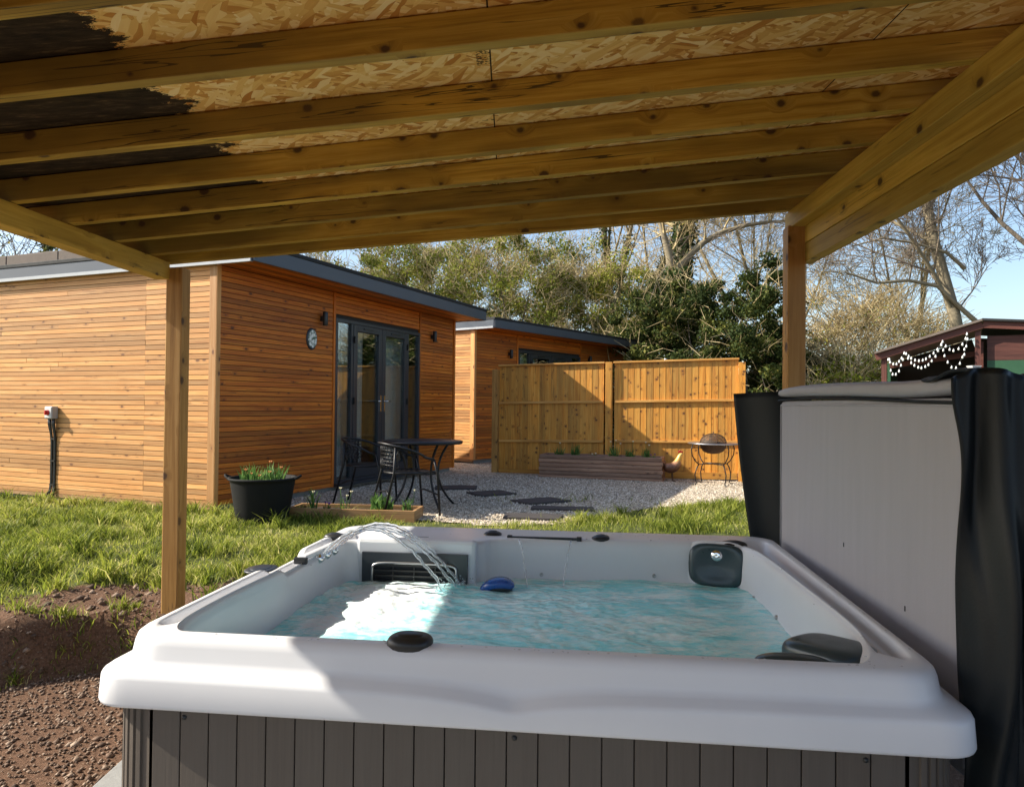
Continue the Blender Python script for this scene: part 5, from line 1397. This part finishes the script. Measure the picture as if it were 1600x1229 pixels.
# ================================================================== trees
def grow(seed, base, h, r0, lean=(0, 0), levels=5, spread=.6, nchild=(3, 4), lenf=.68, upb=.25, droop=0, trunk_frac=.35, crook=.12, crat=(.4, .6)):
    """returns arrays p0,p1,r0,r1,level"""
    rd = random.Random(seed); S_ = []
    def branch(p, d, L, r, lv):
        n = max(2, int(5 - lv * .6)); q = p.copy(); dd = d.copy(); rr = r; pts = [q.copy()]
        for i in range(n):
            dd = (dd + Vector((rd.gauss(0, crook), rd.gauss(0, crook), rd.gauss(0, crook * .7) + (upb * .12 if lv > 0 else .03) - droop * lv * .05))).normalized()
            q2 = q + dd * (L / n); r2 = r * (1 - .55 * (i + 1) / n) if lv else r * (1 - .45 * (i + 1) / n)
            S_.append((tuple(q), tuple(q2), rr, r2, lv)); q = q2; rr = r2; pts.append(q.copy())
            if lv < levels:
                start = trunk_frac if lv == 0 else .25
                if (i + 1) / n >= start:
                    for _ in range(rd.randint(1, 2) if lv < 2 else rd.randint(1, nchild[1] - 1)):
                        ax = dd.cross(Vector((rd.gauss(0, 1), rd.gauss(0, 1), rd.gauss(0, 1)))).normalized(); an = rd.gauss(spread, .2)
                        nd = (Matrix.Rotation(an, 3, ax) @ dd + Vector((0, 0, upb * .4 - droop * .1 * lv))).normalized()
                        branch(q, nd, L * lenf * rd.uniform(.6, 1.1), rr * (rd.uniform(*crat) if lv == 0 else rd.uniform(.45, .7)), lv + 1)
    d0 = Vector((lean[0], lean[1], 1)).normalized(); branch(Vector(base), d0, h, r0, 0)
    return S_
def bare_tree(name, px, pyb, Y, h, r0, seed, label, trunkmat, twigmat, lean=(0, 0), levels=5, zg=.4, group=None, ivy=0, leafy=0, leafmat='leaf_bush', limb=(), **kw):
    b = D(px, 600, Y); loc = Vector((b.x, b.y, zg)); root = empty(name, loc, 0, label, 'tree', group)
    S_ = grow(seed, (0, 0, 0), h, r0, lean, levels, **kw)
    for (PX, ra) in limb:
        W_ = [D(x, y, Y) - loc for x, y in PX]; m_ = len(W_)
        for i in range(m_ - 1):
            S_.append((tuple(W_[i]), tuple(W_[i + 1]), ra * (1 - .8 * i / m_), ra * (1 - .8 * (i + 1) / m_), 1))
            if i: S_ += [(a, b, r_, r2, l + 2) for a, b, r_, r2, l in grow(seed + i * 7, tuple(W_[i]), .9, ra * .35, (random.uniform(-.7, .7), random.uniform(-.7, .7)), 3, .6)]
    T = [s for s in S_ if s[4] <= 1]; W = [s for s in S_ if s[4] > 1]
    def mk(nm, L, ns, mt, mr=0):
        rn = np.array([random.random() for _ in L]); return segs_mesh(nm, [s[0] for s in L], [s[1] for s in L], [max(mr, s[2]) for s in L], [max(mr, s[3]) for s in L], ns, mt, root, rn)
    mk('trunk', T, 8, M[trunkmat]); 
    if W: 
        W2 = W if len(W) < 16000 else random.sample(W, 16000)
        mk('branches', W2, 3, M[twigmat], .0022 + Y * .00016)
    if leafy:
        ends = [s for s in S_ if s[4] >= levels - 1]; C = np.array([random.choice(ends)[1] for _ in range(leafy)]) + rng.normal(0, .10, (leafy, 3)); leaf_quads('foliage', C, .035, M[leafmat], root)
    if ivy:
        L = [s for s in S_ if s[4] == 0]; C = []
        for _ in range(ivy):
            s = random.choice(L[:max(1, int(len(L) * .8))]); t_ = random.random(); p = Vector(s[0]).lerp(Vector(s[1]), t_); a = random.uniform(0, 6.28); rr = s[2] + abs(random.gauss(0, .09)); C.append((p.x + rr * math.cos(a), p.y + rr * math.sin(a), p.z))
        leaf_quads('ivy', np.array(C), .05, M['leaf_ivy'], root)
    return root
def leaf_quads(name, C, size, mat, parent, rnv=None):
    n = len(C); u = rng.normal(size=(n, 3)); u /= np.linalg.norm(u, axis=1)[:, None]; v = rng.normal(size=(n, 3)); v -= u * (u * v).sum(1)[:, None]; v /= np.linalg.norm(v, axis=1)[:, None]
    s = size * rng.uniform(.5, 1.3, n)[:, None]; a = u * s; b = v * s * .55
    Q = np.stack([C - a, C - b, C + a, C + b], 1); rn = rng.random(n) if rnv is None else np.clip(rnv + rng.normal(0, .16, n), 0, 1)
    return quads_mesh(name, Q, mat, parent, rn)
def bush(name, px, Y, wx, wy, h, label, seed, leaves, mat, size=.05, twigs=1500, twigmat='twig_y', group=None, zg=.4, gap=.45, zlow=0, base_w=.8, up=.6, cat='shrub', stem='barkdark'):
    """stems + twigs + leaves clustered in clumps over an uneven volume"""
    rd = np.random.default_rng(seed); b = D(px, 600, Y); root = empty(name, Vector((b.x, b.y, zg)), 0, label, cat, group)
    ncl = 90; cl = []; tries = 0
    while len(cl) < ncl and tries < 4000:
        tries += 1; p = rd.uniform(-1, 1, 3); rr = (p[0] ** 2 + p[1] ** 2) + max(0, p[2]) ** 2.2
        if rr > 1.0 or rr < .12: continue
        cl.append(p)
    cl = np.array(cl); tone = rd.uniform(0, 1, len(cl)) * .5 + .25
    ctr = np.stack([cl[:, 0] * wx, cl[:, 1] * wy, zlow + (cl[:, 2] * .5 + .5) * (h - zlow)], 1)
    k = rd.integers(0, len(cl), leaves); rad = rd.uniform(.5, 1.2, len(cl)) * min(wx, wy, h) * .22
    off = rd.normal(size=(leaves, 3)); off /= np.linalg.norm(off, axis=1)[:, None]; off *= (rd.random(leaves) ** .5)[:, None] * rad[k][:, None] * np.array([[1.2, 1.2, .9]])
    C = ctr[k] + off; C[:, 2] = np.maximum(C[:, 2], .02)
    leaf_quads('foliage', C, size, mat, root, tone[k])
    P0, P1, R0, R1 = [], [], [], []
    nst = 9
    for i in range(nst):
        a = rd.uniform(0, 6.28); p = np.array([rd.normal(0, wx * .15), rd.normal(0, wy * .15), 0.]); t_ = ctr[rd.integers(0, len(cl))]
        prev = p; 
        for j in range(1, 7): q = p + (t_ - p) * (j / 6) + rd.normal(0, .05, 3) * j * .3; P0.append(prev); P1.append(q); R0.append(.05 * (1 - j / 8)); R1.append(.05 * (1 - (j + 1) / 8)); prev = q
    segs_mesh('stems', P0, P1, R0, R1, 6, M[stem], root, rd.random(len(P0)))
    if twigs:
        kk = rd.integers(0, len(cl), twigs); st = ctr[kk] + rd.normal(0, 1, (twigs, 3)) * rad[kk][:, None] * .6; d = rd.normal(0, 1, (twigs, 3)); d[:, 2] = np.abs(d[:, 2]) * up + .1; d += cl[kk] * 1.0; d /= np.linalg.norm(d, axis=1)[:, None]
        L = rd.uniform(.25, .8, twigs)[:, None]; mid = st + d * L * .5; e = mid + (d + rd.normal(0, .35, (twigs, 3))) * L * .5
        tr = .003 + Y * .00016
        segs_mesh('twigs', np.concatenate([st, mid]), np.concatenate([mid, e]), np.full(2 * twigs, tr * 1.5), np.full(2 * twigs, tr * .8), 3, M[twigmat], root, rd.random(2 * twigs))
    return root
GB = 'shrubs and trees beyond the fence'
LB, LD = M['leaf_bush'], M['leaf_dark']
bush('hawthorn_shrub', 560, 22, 2.7, 2.0, 6.2, 'greenish twiggy shrub rising right behind the near cabin roof', 1, 26000, LB, .045, 2200, group=GB)
bush('hawthorn_shrub', 470, 26, 3.0, 2.0, 6.3, 'pale green shrub seen farthest left between cabin roof and shelter', 2, 22000, LB, .045, 2600, group=GB)
bush('hawthorn_shrub', 665, 24, 3.1, 2.2, 7.2, 'large olive twiggy shrub behind the far end of the near cabin roof', 3, 30000, LB, .048, 2600, group=GB)
bush('hawthorn_shrub', 775, 21, 2.5, 2.0, 6.2, 'straw coloured tangled shrub above the farther cabin roof', 4, 22000, LB, .045, 3200, group=GB)
bush('hawthorn_shrub', 885, 23, 2.8, 2.0, 6.5, 'tangled yellow green shrub over the right half of the farther cabin', 5, 26000, LB, .045, 2600, group=GB)
bush('hawthorn_shrub', 965, 21, 1.8, 1.6, 5.5, 'bright leafed shrub left of the dark evergreens', 6, 20000, LB, .042, 1800, group=GB)
bush('hawthorn_shrub', 610, 29, 4.0, 2.0, 8.0, 'tall hazy green shrub farthest back behind the near cabin roof', 41, 26000, LB, .06, 1500, group=GB)
bush('hawthorn_shrub', 770, 29, 4.0, 2.0, 8.2, 'tall hazy green shrub farthest back behind the farther cabin roof', 42, 26000, LB, .06, 1500, group=GB)
bush('hawthorn_shrub', 925, 29, 3.4, 2.0, 7.4, 'tall hazy green shrub farthest back behind the slender trunks', 43, 24000, LB, .06, 1500, group=GB)
bush('laurel_bush', 1035, 17.5, 1.3, 1.4, 4.2, 'dark evergreen bush right behind the middle of the fence', 7, 34000, LD, .042, 500, 'twig_y', GB, cat='bush')
bush('laurel_bush', 1108, 17, 1.4, 1.4, 4.4, 'dark evergreen bush above the right fence panel', 8, 36000, LD, .042, 500, 'twig_y', GB, cat='bush')
bush('laurel_bush', 1172, 15.5, 1.0, 1.2, 4.4, 'tall dark evergreen just left of the right shelter post', 9, 34000, LD, .04, 300, 'twig_y', GB, cat='bush')
bush('laurel_bush', 1215, 17, 1.2, 1.2, 3.2, 'low dark evergreen partly behind the right shelter post', 10, 26000, LD, .042, 500, 'twig_y', GB, cat='bush')
bush('ivy_mass', 1062, 18.6, 1.0, 1.0, 5.0, 'ivy covered dark mass rising round the forked tree', 28, 30000, M['leaf_ivy'], .045, 500, 'twig_y', GB, cat='ivy')
bush('laurel_bush', 800, 20, 2.6, 1.0, 3.4, 'dark low hedge bush behind the farther cabin roof', 17, 22000, LD, .045, 500, 'twig_y', GB, cat='bush')
bush('laurel_bush', 930, 19.6, 2.0, 1.0, 3.3, 'dark low hedge bush at the end of the farther cabin roof', 18, 22000, LD, .045, 500, 'twig_y', GB, cat='bush')
bush('willow_thicket', 1300, 17, 1.5, 1.5, 3.9, 'straw coloured thicket just right of the shelter post', 11, 2600, LB, .035, 3300, 'twig_y', GB, cat='bush', up=.2)
bush('willow_thicket', 1390, 18, 1.7, 1.5, 4.0, 'tangled brown thicket above the low end of the shed roof', 12, 2600, LB, .035, 3300, 'twig_y', GB, cat='bush', up=.2)
bush('willow_thicket', 1335, 15.5, 1.6, 1.2, 2.2, 'low green undergrowth left of the shed', 13, 9000, LB, .045, 1200, 'twig_y', GB, cat='bush')
bush('laurel_bush', 1270, 19, 1.5, 1.0, 2.6, 'low dark evergreen seen just right of the shelter post, under the thicket', 27, 22000, LD, .045, 300, 'twig_y', GB, cat='bush')
bush('leafy_bush', 20, 15, 1.0, .9, 5.0, 'twiggy bush above the cabin roof at the far left', 14, 1500, LB, .04, 1800, 'twig_d', GB, cat='bush')
bush('leafy_bush', 95, 15, .8, .8, 5.0, 'dark evergreen above the cabin roof at left', 15, 9000, LD, .05, 200, 'twig_d', GB, cat='bush')
# trees
bare_tree('ivy_tree', 1052, 500, 19, 8.2, .27, 21, 'tall forked tree with ivy covered trunk above the evergreens', 'bark', 'twig_y', (.02, 0), 5, ivy=7500, group=GB, leafy=900, limb=(([(1058, 425), (1078, 398), (1100, 378), (1130, 362), (1165, 352), (1200, 347), (1240, 345)], .10), ([(1050, 430), (1046, 400), (1038, 370), (1030, 340)], .13)), spread=.62, trunk_frac=.55)
for k, (px, Y, sd, lb) in enumerate(((935, 25, 31, 'slender pale trunk, left one of the cluster above the shrubs'), (958, 26, 32, 'slender pale trunk, middle one of the cluster above the shrubs'), (985, 25, 33, 'slender pale trunk, right one of the cluster above the shrubs'))):
    bare_tree('slender_tree', px, 500, Y, 9.0, .13, sd, lb, 'bark', 'twig_y', (random.uniform(-.05, .05), 0), 4, group=GB, spread=.45, trunk_frac=.5, ivy=2200)
bare_tree('bare_tree', 1533, 500, 15, 7.8, .145, 44, 'big bare grey tree rising behind the shed', 'bark', 'twig_d', (-.07, 0), 5, group=GB, spread=.75, trunk_frac=.35, crook=.07, crat=(.3, .42), limb=(([(1528, 505), (1500, 480), (1465, 447), (1420, 438), (1370, 442), (1320, 425)], .055), ([(1508, 420), (1480, 395), (1430, 380), (1380, 372), (1330, 385)], .04)))
bare_tree('bare_tree', 1650, 500, 14, 6.5, .16, 45, 'bare twiggy tree at the right edge of the picture', 'barkdark', 'twig_d', (-.1, 0), 5, group=GB, spread=.7, trunk_frac=.2)
bare_tree('bare_tree', 1395, 500, 21, 6.8, .09, 46, 'bare pale tree spreading over the thicket', 'bark', 'twig_y', (.02, 0), 5, group=GB, spread=.8, trunk_frac=.15)
bare_tree('bare_tree', 1150, 500, 24, 8.4, .09, 47, 'bare straw coloured tree behind the dark evergreens', 'bark', 'twig_y', (.05, 0), 5, group=GB, spread=.75, trunk_frac=.3)
bare_tree('bare_tree', 1230, 500, 26, 8.0, .09, 48, 'bare pale tree behind the right shelter post', 'bark', 'twig_y', (.0, 0), 5, group=GB, spread=.8, trunk_frac=.3)
bare_tree('bare_tree', 40, 500, 20, 6.5, .12, 49, 'thin bare tree over the cabin roof at the far left', 'barkdark', 'twig_d', (.0, 0), 5, group=GB, spread=.7, trunk_frac=.3)
